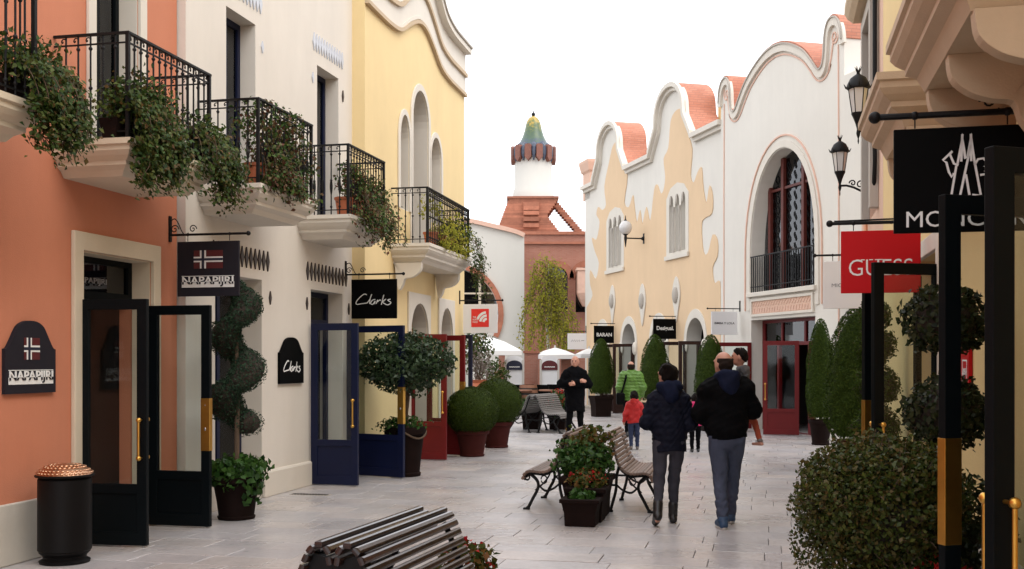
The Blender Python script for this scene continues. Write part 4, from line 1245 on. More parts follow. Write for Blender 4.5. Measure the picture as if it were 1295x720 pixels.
for a,b in slots:
    o = MB().plate(arch(a,b,4.801,6.15,6.448,8), (), .16, .20).build('window', M['greystone'], pea)
for w0,w1 in wins:
    W = w1-w0
    hs_ = [arch(a,b,4.80,6.15,6.45,8) for a,b in slots if w0 < a < w1]
    MB().plate([(w0,4.62),(w1,4.62),(w1,6.4),(w0+W*.8,6.68),(w0+W*.5,6.78),(w0+W*.2,6.68),(w0,6.4)], hs_, -.035, -.010).build('window_surround', M['trimwhite'], pea)
    MB().box(w0-.04, w1+.04, -.09, -.036, 4.60, 4.72).build('sill', M['trimwhite'], pea)
    for k in (0,1):
        cx = w0+W*(.5+(k-.5)*.27)
        MB().lathe([(.05,4.80),(.05,4.88),(.032,4.92),(.032,5.9),(.055,5.98),(.06,6.1)], 10, (cx,-.045,0)).build('colonnette', M['greystone'], pea, smooth=True)
    for k in range(3):
        cx = w0+W*(.5+(k-1)*.27)
        MB().sphere((cx,-.05,6.30), (.05,.04,.16), 8, 6).build('finial', M['greystone'], pea, smooth=True)
# peach render with tongue shaped edge, a skin standing proud of the white wall
PE = [(742.5,389),(750,374),(747,360),(747,342),(754,353),(758,333),(753,318),(749,301),(755,303),(759,281),(755,272),(757,262),(762,266),(767,259),(765,236),
      (771,205),(776,184),(783,180),(787,196),(794,222),(790,256),(796,262),(801,247),(803,262),(806,282),(810,266),(813,284),(818,262),(823,280),(828,240),(832,234),(836,245),(840,240),
      (842,223),(840,201),(846,187),(849,153),(857,139),(866,141),(869,165),(876,188),(874,222),(878,231),(883,218),(888,212),(890,237),(894,257),(898,235),(902,248),(901,270),(892,276),
      (888,285),(890,318),(896,320),(902,297),(908,304),(908,324),(902,338),(904,358),(911,356),(912,386)]
pp = [wA.at(u,v) for u,v in PE]
pp = crom(pp, 3)
poly = [(pp[-1][0], .02)] + [p for p in pp[::-1]] + [(pp[0][0], .02)]
ph = []
for c in ac: ph.append(arch(c-.68, c+.68, .3, 2.2, 2.95))
poly2 = [p for p in poly]
MB().plate(poly2, ph + [[(w0+.01,4.63),(w1-.01,4.63),(w1-.01,6.38),(w0+(w1-w0)*.5,6.75),(w0+.01,6.38)] for w0,w1 in wins], -.022, -.001).build('peach_render', M['peach'], pea)
for c in ac:
    casing(pea, c-.6, c+.6, 0, 2.85, .17, M['trimwhite'], .05, 'door_surround', zs=2.2, wt=.25)
    for sg in (-1,1): MB().sphere((c+sg*.64,-.06,2.05), (.14,.09,.22), 10, 6).build('impost', M['trimwhite'], pea, smooth=True)
    MB().plate(rect(c-.598,c+.598,0,2.2), [rect(c-.50,c-.04,.6,2.1), rect(c+.04,c+.50,.6,2.1)], .26, .32).build('door_frame', M['doorbrown'], pea)
for u,v in ((776,384),(814,384),(857,377)):
    sx, sz = wA.at(u,v)
    MB().plate(crom([(sx,sz+.62),(sx+.20,sz+.42),(sx+.28,sz+.05),(sx+.16,sz-.3),(sx+.08,sz-.55),(sx,sz-.7),(sx-.08,sz-.55),(sx-.16,sz-.3),(sx-.28,sz+.05),(sx-.20,sz+.42)], 3, True), (), -.06, -.0225).build('medallion', M['trimwhite'], pea, bev=.01)
    MB().sphere((sx,-.08,sz+.08), (.15,.08,.24), 12, 8).build('medallion_boss', M['greystone'], pea, smooth=True)
MB().ribbon([(x,z-.06) for x,z in ridge], .20, -.10, -.0015).build('cornice', M['trimwhite'], pea, smooth=True)
MB().ribbon([(x,z+.015) for x,z in ridge], .13, -.20, -.101).build('cornice_lip', M['trimwhite'], pea, smooth=True)
for i in (0,1):
    g = gable(gc[1-i])
    MB().ribbon([(x,z+.035) for x,z in g], .06, -.098, .85).build('gable_tiles', M['terracotta'], pea, smooth=True)
MB().loft_rect(-.25, .55, .0, .8, [(0,ZC-.4),(0,ZC+.55),(-.06,ZC+.62),(-.12,ZC+.9),(-.12,ZC+1.0)], back_flush=False).build('roof_pier', M['salmon'], pea)
MB().box(gc[0]+1.4, gc[0]+2.3, .9, 1.6, ZC-.3, ZC+.9).build('roof_pier', M['butter'], pea)
MB().box(gc[1]+1.1, gc[1]+1.5, .9, 1.4, ZC-.3, ZC+1.5).build('roof_pier', M['butter'], pea)
for c, ds in ((ac[1],1), (ac[3],1)):
    for sg, pl in ((-1, False), (1, True)):
        hx, hy = wA.world(c+sg*.56, -.06)
        fx, fy = wA.world(c+sg*.60, -.78)
        door_leaf(pea, wA, (hx,hy), (fx,fy), 2.2, M['doorbrown'], handle=not pl, plate=False)

# ------------------------------------------------------------------ right far: white building with volute gable and great arched window
wB = Wall(12.76, -.255, 28.76, True)
LB = wB.sY(22.15)
wht = thing('white_building', 'off white building with volute gable and huge arched window', 'building', (*wB.O, 0), wB.rot)
hb = 2.98
left = [(0,8.35),(.04,8.62),(.17,8.84),(.38,8.92),(.56,8.84),(.66,8.6),(.69,8.25),(.76,8.02),(.88,7.95),(1.02,8.02),(1.25,8.26),(1.6,8.56),(2.1,8.82),(2.55,8.97),(hb,9.02)]
left = crom(left, 4)
VZ = left + [(2*hb-x, z) for x,z in left[::-1][1:]]
LB2 = 2*hb
bo = [(0,-.01),(LB,-.01),(LB,7.6),(LB2,7.6)] + VZ[::-1]
w0, w1 = wB.at(950), wB.at(1031)
cxw = (w0+w1)/2
par = [(w0+.0,3.33),(w1,3.33)] + [(cxw+(w1-w0)/2*math.cos(math.pi*k/24)**1 , 4.2+2.38*math.sin(math.pi*k/24)**.92) for k in range(25)]
MB().plate(bo, [par, rect(w0,w1,-.005,2.66)], 0, .50).build('wall', M['offwhite'], wht)
shell(wht, LB, 7.55, M['offwhite'], th=.50, inner=M['innerdark'], mid=2.9)
def off(k):
    return [(cxw+((w1-w0)/2+k)*math.cos(math.pi*j/24), 4.2+(2.38+k)*math.sin(math.pi*j/24)**.92) for j in range(25)]
for k, mm, wd_ in ((.30,'pinkline',.035),(.10,'trimwhite',.16)):
    MB().ribbon([(w1+k,2.9)]+off(k)+[(w0-k,2.9)], wd_, -.03, -.001).build('arch_moulding', M[mm], wht, smooth=True)
insl = [(hb+(x-hb)*.955, z-.16-.05*abs(x-hb)/hb) for x,z in VZ]
insl = [p for p in insl if True]
MB().ribbon([(x,z-.09) for x,z in VZ], .17, -.07, -.001).build('gable_moulding', M['trimwhite'], wht, smooth=True)
def inset(path, k):
    r = []
    for i in range(len(path)):
        a, b = path[max(i-1,0)], path[min(i+1,len(path)-1)]
        dx, dz_ = b[0]-a[0], b[1]-a[1]; l = math.hypot(dx,dz_) or 1
        r.append((path[i][0]+dz_/l*k, path[i][1]-dx/l*k))
    return r
midp = [p for p in VZ if .70 < p[0] < 2*hb-.70]
MB().ribbon([(.30,8.5),(.42,8.42),(.5,8.1),(.62,7.82)]+inset(midp,.24)[2:-2]+[(2*hb-.62,7.82),(2*hb-.5,8.1),(2*hb-.42,8.42),(2*hb-.30,8.5)], .035, -.022, -.001).build('gable_line', M['pinkline'], wht, smooth=True)
for sg in (0,1):
    mirror = (lambda x: 2*hb-x) if sg else (lambda x: x)
    sp_ = [(mirror(.36+.16*(1-k/20)*math.cos(2.4+k*.45)), 8.52+.20*(1-k/20)*math.sin(2.4+k*.45)) for k in range(18)]
    MB().ribbon(sp_, .03, -.022, -.001).build('volute_line', M['pinkline'], wht, smooth=True)
    MB().ribbon([(mirror(.22),8.3),(mirror(.2),6.0),(mirror(.2),3.0),(mirror(.2),.4)], .03, -.02, -.001).build('pilaster_line', M['pinkline'], wht)
def seg(lo, hi): return [(x,z+.03) for x,z in VZ if lo <= x <= hi]
for lo,hi in ((0,.74),(.75,2*hb-.75),(2*hb-.74,2*hb)):
    MB().ribbon(seg(lo,hi), .06, -.068, .85).build('gable_tiles', M['terracotta'], wht, smooth=True)
MB().ribbon([(x,z+.005) for x,z in VZ], .035, -.10, -.071).build('gable_edge', M['greystone'], wht, smooth=True)
MB().box(w0-.1, w1+.1, -.10, .0-.001, 3.22, 3.325).build('window_sill', M['trimwhite'], wht, bev=.01)
MB().plate(rect(w0+.03,w1-.03,2.74,3.17), [rect(w0+.1,w1-.1,2.80,3.11)], -.05, -.001).build('frieze_frame', M['trimwhite'], wht)
fz = MB()
nx = 22
for i in range(nx):
    x = w0+.12+(w1-w0-.24)*(i+.5)/nx
    for zz, sg in ((2.88,1),(3.03,-1)):
        fz.plate([(x-.055,zz-.06),(x+.02,zz-.06*sg),(x+.055,zz+.06),(x-.02,zz+.06*sg*.5)], (), -.028, -.0185)
fz.build('frieze_relief', M['pinkline'], wht, kind='stuff')
MB().box(w0+.1, w1-.1, -.018, -.001, 2.80, 3.11).build('frieze_panel', M['salmon'], wht)
# the great window: leaded lights between red mullions
def parz(x): 
    c = max(-1,min(1,(x-cxw)/((w1-w0)/2))); return 4.2+2.38*math.sin(math.acos(c))**.92
ld = MB()
for i in range(9):
    for j in range(12):
        x = w0+.25+(w1-w0-.5)*(i+.5)/9; z = 3.6+.24*j
        if z+.12 < parz(x)-.05: ld.ribbon([(x+.10*math.cos(a+.3*i)*(.6+.4*math.cos(2*a)), z+.11*math.sin(a)) for a in [6.2832*k/10 for k in range(11)]], .012, .345, .358)
ld.build('leading', M['iron'], wht, kind='stuff')
gl = MB().plate([(x,z) for x,z in par], (), .36, .375).build('window_pane', M['glassdark'], wht)
for k, x in enumerate((w0+.40, cxw-.48, cxw+.48, w1-.40)):
    MB().box(x-.06, x+.06, .27, .355, 3.335, parz(x)-.01).build('mullion', M['brownred'], wht, bev=.01)
for z in (5.75,):
    hw = (w1-w0)/2*math.cos(math.asin(min(1,((z-4.2)/2.38)**(1/.92))))
    MB().box(cxw-hw+.02, cxw+hw-.02, .30, .35, z-.03, z+.03).build('transom_bar', M['brownred'], wht)
b = MB().box(w0+.01, w1-.01, -.03, .0, 4.18, 4.21).build('window_railing', M['iron'], wht)
me = MB().box(-.01,.01,-.01,.01,0,.84).mesh('baluster'); me.materials.append(M['iron'])
for i in range(28): inst('baluster', me, b, (w0+.05+(w1-w0-.1)*i/27, -.015, 3.332))
MB().box(w0+.01, w1-.01, -.027, -.003, 3.45, 3.47).build('rail_bar', M['iron'], b)
# shop front in dark red
fr = [rect(w0+.12,w0+.95,2.12,2.58), rect(w0+1.02,w1-1.02,2.12,2.58), rect(w1-.95,w1-.12,2.12,2.58), rect(w0+.12,w0+.75,.5,2.04), rect(w0+.85,w1-.85,.02,2.04), rect(w1-.75,w1-.12,.5,2.04)]
sf = MB().plate(rect(w0+.003,w1-.003,0,2.655), fr, .30, .38).build('shop_front', M['doorred'], wht)
for h in fr[:4]+fr[5:]:
    MB().plate(h, (), .335, .345).build('pane', M['glassdark'], sf)
h1 = wB.world(w0+.78, .28)
door_leaf(wht, wB, wB.world(w0+.05,-.02), wB.world(w0-.12,-.86), 2.12, M['doorred'], kick=.60, handle=False)
door_leaf(wht, wB, (6.42,24.75), (5.66,24.95), 2.12, M['doorred'], kick=.60, handle=True)

# ------------------------------------------------------------------ right near: buttery building with stone balconies, and the salmon one beyond it
wD = Wall(1.45, .236, 14.6, True)
but = thing('buttery_building', 'pale yellow shop with stone balconies on corbels and green black doors', 'building', (*wD.O, 0), wD.rot)
LD = wD.sY(-3.0)
m0, m1 = wD.sY(5.72), wD.sY(4.45)       # near shop door
u0, u1 = wD.sY(10.85), wD.sY(9.55)      # far shop door
t0, t1 = wD.sY(8.75), wD.sY(6.95)       # upper french windows
HD = 8.2
ups = [rect(wD.sY(8.4),wD.sY(7.65),3.63,5.9), rect(wD.sY(6.1),wD.sY(5.3),3.63,5.9)]
MB().plate(rect(0, LD, -.01, HD), [rect(m0,m1,-.005,2.66), rect(u0,u1,-.005,2.66)]+ups, 0, .35).build('wall', M['butter'], but)
shell(but, LD, HD, M['butter'], inner=M['inner'])
casing(but, m0, m1, 0, 2.66, .16, M['greystone'], .05, 'door_casing')
casing(but, u0, u1, 0, 2.66, .16, M['trimwhite'], .05, 'door_casing')
for r_ in ups:
    casing(but, r_[0][0], r_[1][0], 3.621, 5.9, .16, M['trimwhite'], .06, 'window_casing')
    window(but, r_[0][0]+.002, r_[1][0]-.002, 3.632, 5.898, M['doorgreen'], .2, 2, 1)
for a, b in ((m0,m1),(u0,u1)):
    MB().plate(rect(a+.002,b-.002,0,2.656), [rect(a+.08,b-.08,.02,2.3), rect(a+.08,b-.08,2.37,2.58)], .22, .28).build('door_frame', M['doorgreen'], but)
for x0,x1 in ((0,u0-.165),(u1+.165,m0-.165),(m1+.165,LD)):
    MB().box(x0, x1, -.04, -.001, 0, .50).build('skirting', M['skirt'], but, bev=.01)
# shop window between the doors, with a grey stone surround
balcony(but, wD.sY(8.85), wD.sY(7.22), .74, 3.62, M['stone'], corbels=2, th=.34, rails=False)
MB().loft_rect(wD.sY(8.75), wD.sY(8.45), -.42, -.002, [(0,3.621),(0,3.74),(.03,3.76),(.03,5.6),(0,5.64),(-.05,5.75),(-.05,5.85)]).build('pilaster', M['trimwhite'], but)
MB().loft_rect(wD.sY(7.62), wD.sY(7.35), -.46, -.002, [(0,3.621),(0,3.9),(.05,3.93),(.05,4.0)]).build('pedestal', M['stone'], but)
balcony(but, wD.sY(6.62), wD.sY(4.70), .74, 3.62, M['stone'], corbels=3, th=.34, rails=False)
door_leaf(but, wD, (2.52,4.47), (1.835,4.26), 2.52, M['doorgreen'], handle=True, sw=.10)
door_leaf(but, wD, (2.80,5.70), (2.135,5.50), 2.52, M['doorgreen'], handle=False, plate=True, sw=.095)
door_leaf(but, wD, (3.70,9.52), (3.04,9.33), 2.52, M['doorgreen'], handle=True, sw=.095)
door_leaf(but, wD, (4.03,10.88), (3.395,10.70), 2.52, M['doorgreen'], handle=False, plate=True, sw=.085)

wE = Wall(1.45, .236, 18.15, True)
sal = thing('salmon_building', 'salmon upper facade with orange strip beyond the stone balconies', 'building', (*wE.O, 0), wE.rot)
LE = wE.sY(14.62)
v0, v1 = wE.sY(16.6), wE.sY(15.4)
s0_, s1_ = wE.sY(17.6), wE.sY(15.6)
MB().plate(rect(0, LE, -.01, 9.3), [rect(v0,v1,3.8,6.6), rect(s0_,s1_,.5,2.6)], 0, .35).build('wall', M['salmon'], sal)
shell(sal, LE, 9.3, M['salmon'], inner=M['inner'])
MB().box(0, LE, -.012, -.001, .30, 3.55).build('ground_floor_render', M['offwhite'], sal) if False else None
casing(sal, v0, v1, 3.8, 6.6, .18, M['greystone'], .12, 'window_casing')
window(sal, v0+.002, v1-.002, 3.802, 6.598, M['doorgreen'], .2, 2, 2)
window(sal, s0_+.002, s1_-.002, .502, 2.598, M['doorbrown'], .2, 3, 1, name='shop_window')
casing(sal, s0_, s1_, .5, 2.6, .14, M['trimwhite'], .05, 'window_casing')
MB().box(wE.sY(17.4), wE.sY(17.0), -.03, -.001, 3.3, 8.8).build('painted_strip', M['orange'], sal)
MB().loft_rect(v0-.35, v1+.35, -.35, -.002, [(.12,6.82),(.05,6.9),(0,7.0),(0,7.12)]).build('window_hood', M['stone'], sal, bev=.01)
MB().loft_rect(0, LE, -.30, -.002, [(.15,8.9),(.05,9.05),(0,9.15),(0,9.28)]).build('eaves', M['pinkline'], sal)
MB().tube([(v1+.28,-.06,7.0),(v1+.28,-.06,4.6),(v1+.30,-.06,4.4),(v1+.1,-.06,4.0)], .03, 8).build('downpipe', M['iron'], sal, smooth=True)

# ------------------------------------------------------------------ hanging signs
Z = 3.015
r, bd, x0, z0, W, Hh = wall_sign('slate hanging sign with flag above the pink shop doorway', wP, wP.sY(11.70), Z, 1, board=M['slate'])
flag(bd, x0+.19, -.0165, z0+.29, .33, .19)
napa_letters(bd, x0+.06, -.0165, z0+.10, .58, .105)
r, bd, x0, z0, W, Hh = wall_sign('black hanging sign with white script lettering by navy doors', wC, wC.sY(16.30), 2.95, 1, gap=.10, board=M['black'])
clarks_letters(bd, x0, -.0165, z0, W, Hh)
r, bd, x0, z0, W, Hh = wall_sign('white hanging sign with scarlet square on the yellow building', wY, wY.sY(22.15), 2.88, 1, gap=.08, board=M['white'], scroll=False)
MB().box(x0+.17, x0+.53, -.020, -.0165, z0+.12, z0+.48).build('red_square', M['tnfred'], bd)
arcs = []
for k, rr in enumerate((.20, .135, .07)):
    cx, cz = x0+.49, z0+.21
    arcs.append(([(cx-rr*math.cos(R(a)), cz+rr*math.sin(R(a))*1.0) for a in range(8 if k else 20, 91, 8)], .048))
strokes(bd, arcs, M['letter'], -.0225, -.0202)
for k, w_ in enumerate(('THE','NORTH','FACE')):
    letters(bd, w_, x0+.20, -.0215, z0+.30-.05*k, (.07,.11,.10)[k], M['letter'], .035, bold=.01, depth=.001)
r, bd, x0, z0, W, Hh = wall_sign('large black hanging sign with outlined M emblem beside stone balconies', wD, wD.sY(5.98), 3.05, -1, gap=.06, board=M['black'], rod=.018)
fx = lambda p: (x0+(p[0]-62)/768*W, z0+(677-p[1])/639*Hh)
ML = [[(418,275),(390,455),(440,455),(500,150)],[(425,262),(440,180),(452,85),(462,180),(468,235)],[(452,85),(446,250)],[(480,230),(500,85),(520,250)],[(500,85),(502,250)],[(520,250),(555,455),(508,455)],
      [(492,455),(472,330)],[(430,272),(405,262),(382,205),(396,185),(342,238),(362,252),(376,312),(392,342),(404,320)],
      [(520,275),(540,240),(570,236),(604,274),(576,284),(604,302),(578,314),(600,330),(552,336)]]
strokes(bd, [([fx(p) for p in l], .012) for l in ML], M['letter'], -.019, -.0162)
letters(bd, 'MONCLER', x0+.065, -.0165, z0+.030, .62, M['letter'], .088)
r, bd, x0, z0, W, Hh = wall_sign('red hanging sign with white capital lettering above green black doors', wD, wD.sY(10.1), 2.965, -1, gap=.10, board=M['red'], rod=.017)
MB().tube([(-.02,0,3.0),(-.86,0,2.985)], .008, 6).build('stay_rod', M['iron'], r, smooth=True)
lt = letters(bd, 'GUESS', x0+.07, -.0165, z0+.16, .56, M['letter'], .15, bold=-.008)
for px, zz in ((.188,.302),(.262,.302),(.312,.302),(.345,.302),(.305,.160)):
    MB().box(x0+px-.012, x0+px+.022, -.020, -.0165, z0+zz, z0+zz+.008).build('letter_serif', M['letter'], bd)
r, bd, x0, z0, W, Hh = wall_sign('white hanging sign with small grey letters behind the red sign', wD, wD.sY(13.3), 2.97, -1, gap=.12, board=M['white'], scroll=False)
letters(bd, 'MICHAEL KORS', x0+.10, -.0165, z0+.26, .50, M['greyletter'], .045)
r, bd, x0, z0, W, Hh = wall_sign('white hanging sign with thin dark letters left of arched window', wB, wB.at(936), 2.97, -1, gap=.08, board=M['white'], scroll=False)
letters(bd, 'BIMBA Y LOLA', x0+.08, -.0165, z0+.26, .54, M['blackletter'], .055, bold=.01)
r, bd, x0, z0, W, Hh = wall_sign('black hanging sign lettered Desigual on the peach wall', wA, wA.at(857), 2.94, -1, gap=.05, board=M['black'], scroll=False)
letters(bd, 'Desigual.', x0+.10, -.0165, z0+.22, .52, M['letter'], .15, bold=.02)
r, bd, x0, z0, W, Hh = wall_sign('black hanging sign with wide white capitals on the peach wall', wA, wA.at(778.5), 2.90, -1, gap=.06, board=M['black'], scroll=False)
letters(bd, 'BARAN', x0+.09, -.0165, z0+.22, .53, M['letter'], .12, bold=.02)
r, bd, x0, z0, W, Hh = wall_sign('plain white hanging sign at the far corner of the peach building', wA, .12, 2.72, -1, gap=.0, board=M['white'], scroll=False)
strokes(bd, [([(x0+.12+.028*k, z0+.27+.04*((k*7) % 3)) for k in range(13)], .012), ([(x0+.5,z0+.31),(x0+.62,z0+.32)], .02)], M['greyletter'], -.019, -.0163, 'lettering')

# ------------------------------------------------------------------ wall plaques
def plaque(label, wall, u0_, u1_, zb, zsh, zt, m):
    a, b = wall.at(u0_), wall.at(u1_); c = (a+b)/2; hw = (b-a)/2
    X, Y = wall.world(c, 0)
    root = thing('wall_plaque', label, 'plaque', (X,Y,0), wall.rot)
    pts = [(-hw,zb),(hw,zb),(hw,zsh)] + crom([(hw,zsh),(hw*.90,zsh+.05*(zt-zsh)),(hw*.74,zsh+.35*(zt-zsh)),(hw*.52,zt-.22*(zt-zsh)),(hw*.27,zt-.04*(zt-zsh)),(0,zt),(-hw*.27,zt-.04*(zt-zsh)),(-hw*.52,zt-.22*(zt-zsh)),(-hw*.74,zsh+.35*(zt-zsh)),(-hw*.90,zsh+.05*(zt-zsh)),(-hw,zsh)], 4)[1:]
    bd = MB().plate(pts, (), -.035, -.002).build('board', m, root, bev=.006)
    return bd, hw
bd, hw = plaque('slate wall plaque with flag on the pink wall', wP, 2, 66, 1.415, 1.79, 2.03, M['slate'])
flag(bd, -.10, -.0355, 1.70, .21, .185)
napa_letters(bd, -.29, -.0355, 1.50, .58, .105)
bd, hw = plaque('small black wall plaque with script lettering on cream wall', wC, 351, 381, 1.39, 1.79, 1.99, M['black'])
clarks_letters(bd, -.33, -.0355, 1.36, .66, .52, wd=.016)
X, Y = wD.world(wD.sY(8.2), 0)
rp = thing('wall_plaque', 'narrow red wall plaque with framed lettering on buttery wall', 'plaque', (X,Y,0), wD.rot)
bd = MB().box(-.17, .17, -.03, -.002, 1.38, 1.86).build('board', M['red'], rp, bev=.004)
MB().plate(rect(-.10,.10,1.52,1.70), [rect(-.088,.088,1.532,1.688)], -.033, -.0301).build('frame_line', M['letter'], bd)
letters(bd, 'GUESS', -.075, -.0315, 1.585, .15, M['letter'], .05)

# ------------------------------------------------------------------ lamps and camera
def lantern(label, Y, z_arm):
    sx = wD.sY(Y); X, Yw = wD.world(sx, 0); ix, iy = wD.inn
    k_ = .82
    root = thing('wall_lantern', label, 'lantern', (X, Yw, z_arm*(1-k_)), math.atan2(iy, ix), 'ornate wall lanterns')
    root.scale = (k_,k_,k_)
    L = .50; c = (-L, 0)
    mb = MB().tube([(0,0,z_arm-.10),(-.1,0,z_arm-.09),(-.25,0,z_arm-.01),(-.38,0,z_arm+.03),(-L,0,z_arm+.03)], .021, 8)
    mb.box(-.02, 0, -.03, .03, z_arm-.28, z_arm+.2)
    for cx, cz, r0, sg in ((-.13,z_arm+.04,.085,1),(-.27,z_arm+.07,.065,-1),(-.08,z_arm-.02,.05,1)):
        mb.tube([(cx+r0*(1-k/15)*math.cos(k*.6)*sg, 0, cz+r0*(1-k/15)*math.sin(k*.6)) for k in range(14)], .013, 6)
    mb.build('arm', M['iron'], root, smooth=True)
    zb = z_arm+.13
    MB().lathe([(.004,z_arm-.16),(.012,z_arm-.12),(.008,z_arm-.08),(.025,z_arm-.03),(.03,z_arm),(.025,z_arm+.03),(.02,z_arm+.06),(.045,zb+.02),(.075,zb+.10),(.10,zb+.15),(.10,zb+.17),(.06,zb+.17)], 12, (*c,0)).build('cup', M['iron'], root, smooth=True)
    MB().lathe([(.085,zb+.171),(.135,zb+.52),(.12,zb+.52)], 6, (*c,0)).build('lamp_glass', M['milkglass'], root)
    fr = MB()
    for k in range(6):
        a = 2*math.pi*k/6
        fr.tube([(c[0]+.09*math.cos(a), .09*math.sin(a), zb+.165),(c[0]+.14*math.cos(a), .14*math.sin(a), zb+.53)], .007, 5)
    fr.build('lantern_frame', M['iron'], root)
    cp = MB().lathe([(.14,zb+.521),(.17,zb+.53),(.172,zb+.55),(.155,zb+.60),(.115,zb+.68),(.06,zb+.72),(.028,zb+.74),(.022,zb+.77),(.03,zb+.785),(.01,zb+.80)], 18, (*c,0)).build('lantern_cap', M['iron'], root, smooth=True)
    for k in range(8):
        a = 2*math.pi*k/8
        e = (c[0]+.17*math.cos(a), .17*math.sin(a)); f = (c[0]+.205*math.cos(a), .205*math.sin(a))
        MB().tube([(e[0],e[1],zb+.535),(f[0],f[1],zb+.60)], [.016,.003], 5).build('cap_spike', M['iron'], cp)
    for k in range(6):
        a = 2*math.pi*k/6
        MB().tube([(c[0]+.015*math.cos(a),.015*math.sin(a),zb+.77),(c[0]+.05*math.cos(a),.05*math.sin(a),zb+.85)], [.012,.003], 5).build('crown_leaf', M['iron'], cp)
    return root
lantern('ornate black wall lantern beside the orange strip, farther from the balconies', 17.0, 4.36)
lantern('ornate black wall lantern half hidden by the stone balcony', 13.3, 4.44)

sx, sz = wA.at(815, 302); X, Y = wA.world(sx, 0)
gl = thing('globe_lamp', 'white globe wall lamp on dark bracket between lancet windows', 'lamp', (X,Y,0), math.atan2(wA.inn[1], wA.inn[0]))
MB().tube([(0,0,sz),(-.62,0,sz)], .022, 8).sphere((-.05,0,sz),.06).lathe([(.01,sz-.28),(.035,sz-.1),(.05,sz),(.04,sz+.08),(.09,sz+.12)], 10, (-.62,0,0)).box(-.03,0,-.06,.06,sz-.16,sz+.16).build('bracket', M['iron'], gl, smooth=True)
MB().sphere((-.62,0,sz+.32), (.20,.20,.22), 18, 12).build('globe', M['milkglass'], gl, smooth=True)
MB().lathe([(.06,sz+.53),(.02,sz+.58),(.008,sz+.70)], 8, (-.62,0,0)).build('finial', M['iron'], gl, smooth=True)

X, Y = wB.world(wB.at(1070), 0)
cc = thing('security_camera', 'white dome security camera on the wall below the lanterns', 'camera', (X,Y,.28), wB.rot)
MB().box(-.04,.04,-.16,0,2.72,2.80).lathe([(.07,2.60),(.10,2.62),(.10,2.76),(.05,2.80)], 14, (0,-.2,0)).build('housing', M['white'], cc, smooth=True)
MB().sphere((0,-.2,2.60), .085, 14, 8).build('dome', M['black'], cc, smooth=True)

# ------------------------------------------------------------------ litter bin
bx, by = gp(82, 711)
bn = thing('litter_bin', 'black cylindrical litter bin with copper dome lid by the pink wall', 'bin', (bx, by, 0))
MB().lathe([(.20,.0),(.205,.02),(.17,.04),(.175,.06),(.205,.09),(.205,.10),(.215,.11),(.215,.70),(.20,.72)], 32).build('body', M['binblack'], bn, smooth=True, ang=30)
lid = MB().lathe([(.20,.721),(.235,.722),(.24,.735),(.225,.742),(.0,.745)], 32).build('lid_rim', M['binblack'], bn, smooth=True)
sc = MB().lathe([(.225,.7425),(.205,.765),(.17,.795),(.13,.812),(.06,.825),(.0,.828)], 32).build('lid_dome', M['copper'], bn, smooth=True)
me = MB().sphere((0,0,0), (.017,.013,.008), 8, 6).mesh('scale_boss', True); me.materials.append(M['copper'])
for r_, z_, n_ in ((.215,.757,36),(.192,.778,32),(.160,.802,26),(.122,.816,20)):
    for k in range(n_):
        a = 2*math.pi*(k+.5*(n_ % 4 == 0))/n_
        inst('scale_boss', me, sc, (r_*math.cos(a), r_*math.sin(a), z_), (0, 0, a+R(90)))

# floor drain by the cream wall
dx, dy = gp(393, 626)
dr = thing('floor_drain', 'small dark drain grate in the paving by cream wall', 'drain', (dx,dy,0), -ANG)
MB().box(-.26,.26,-.07,.07,.001,.006).build('grate_frame', M['greystone'], dr)
for k in range(12): MB().box(-.24+.04*k, -.215+.04*k, -.055,.055,.0062,.009).build('grate_bar', M['iron'], dr)

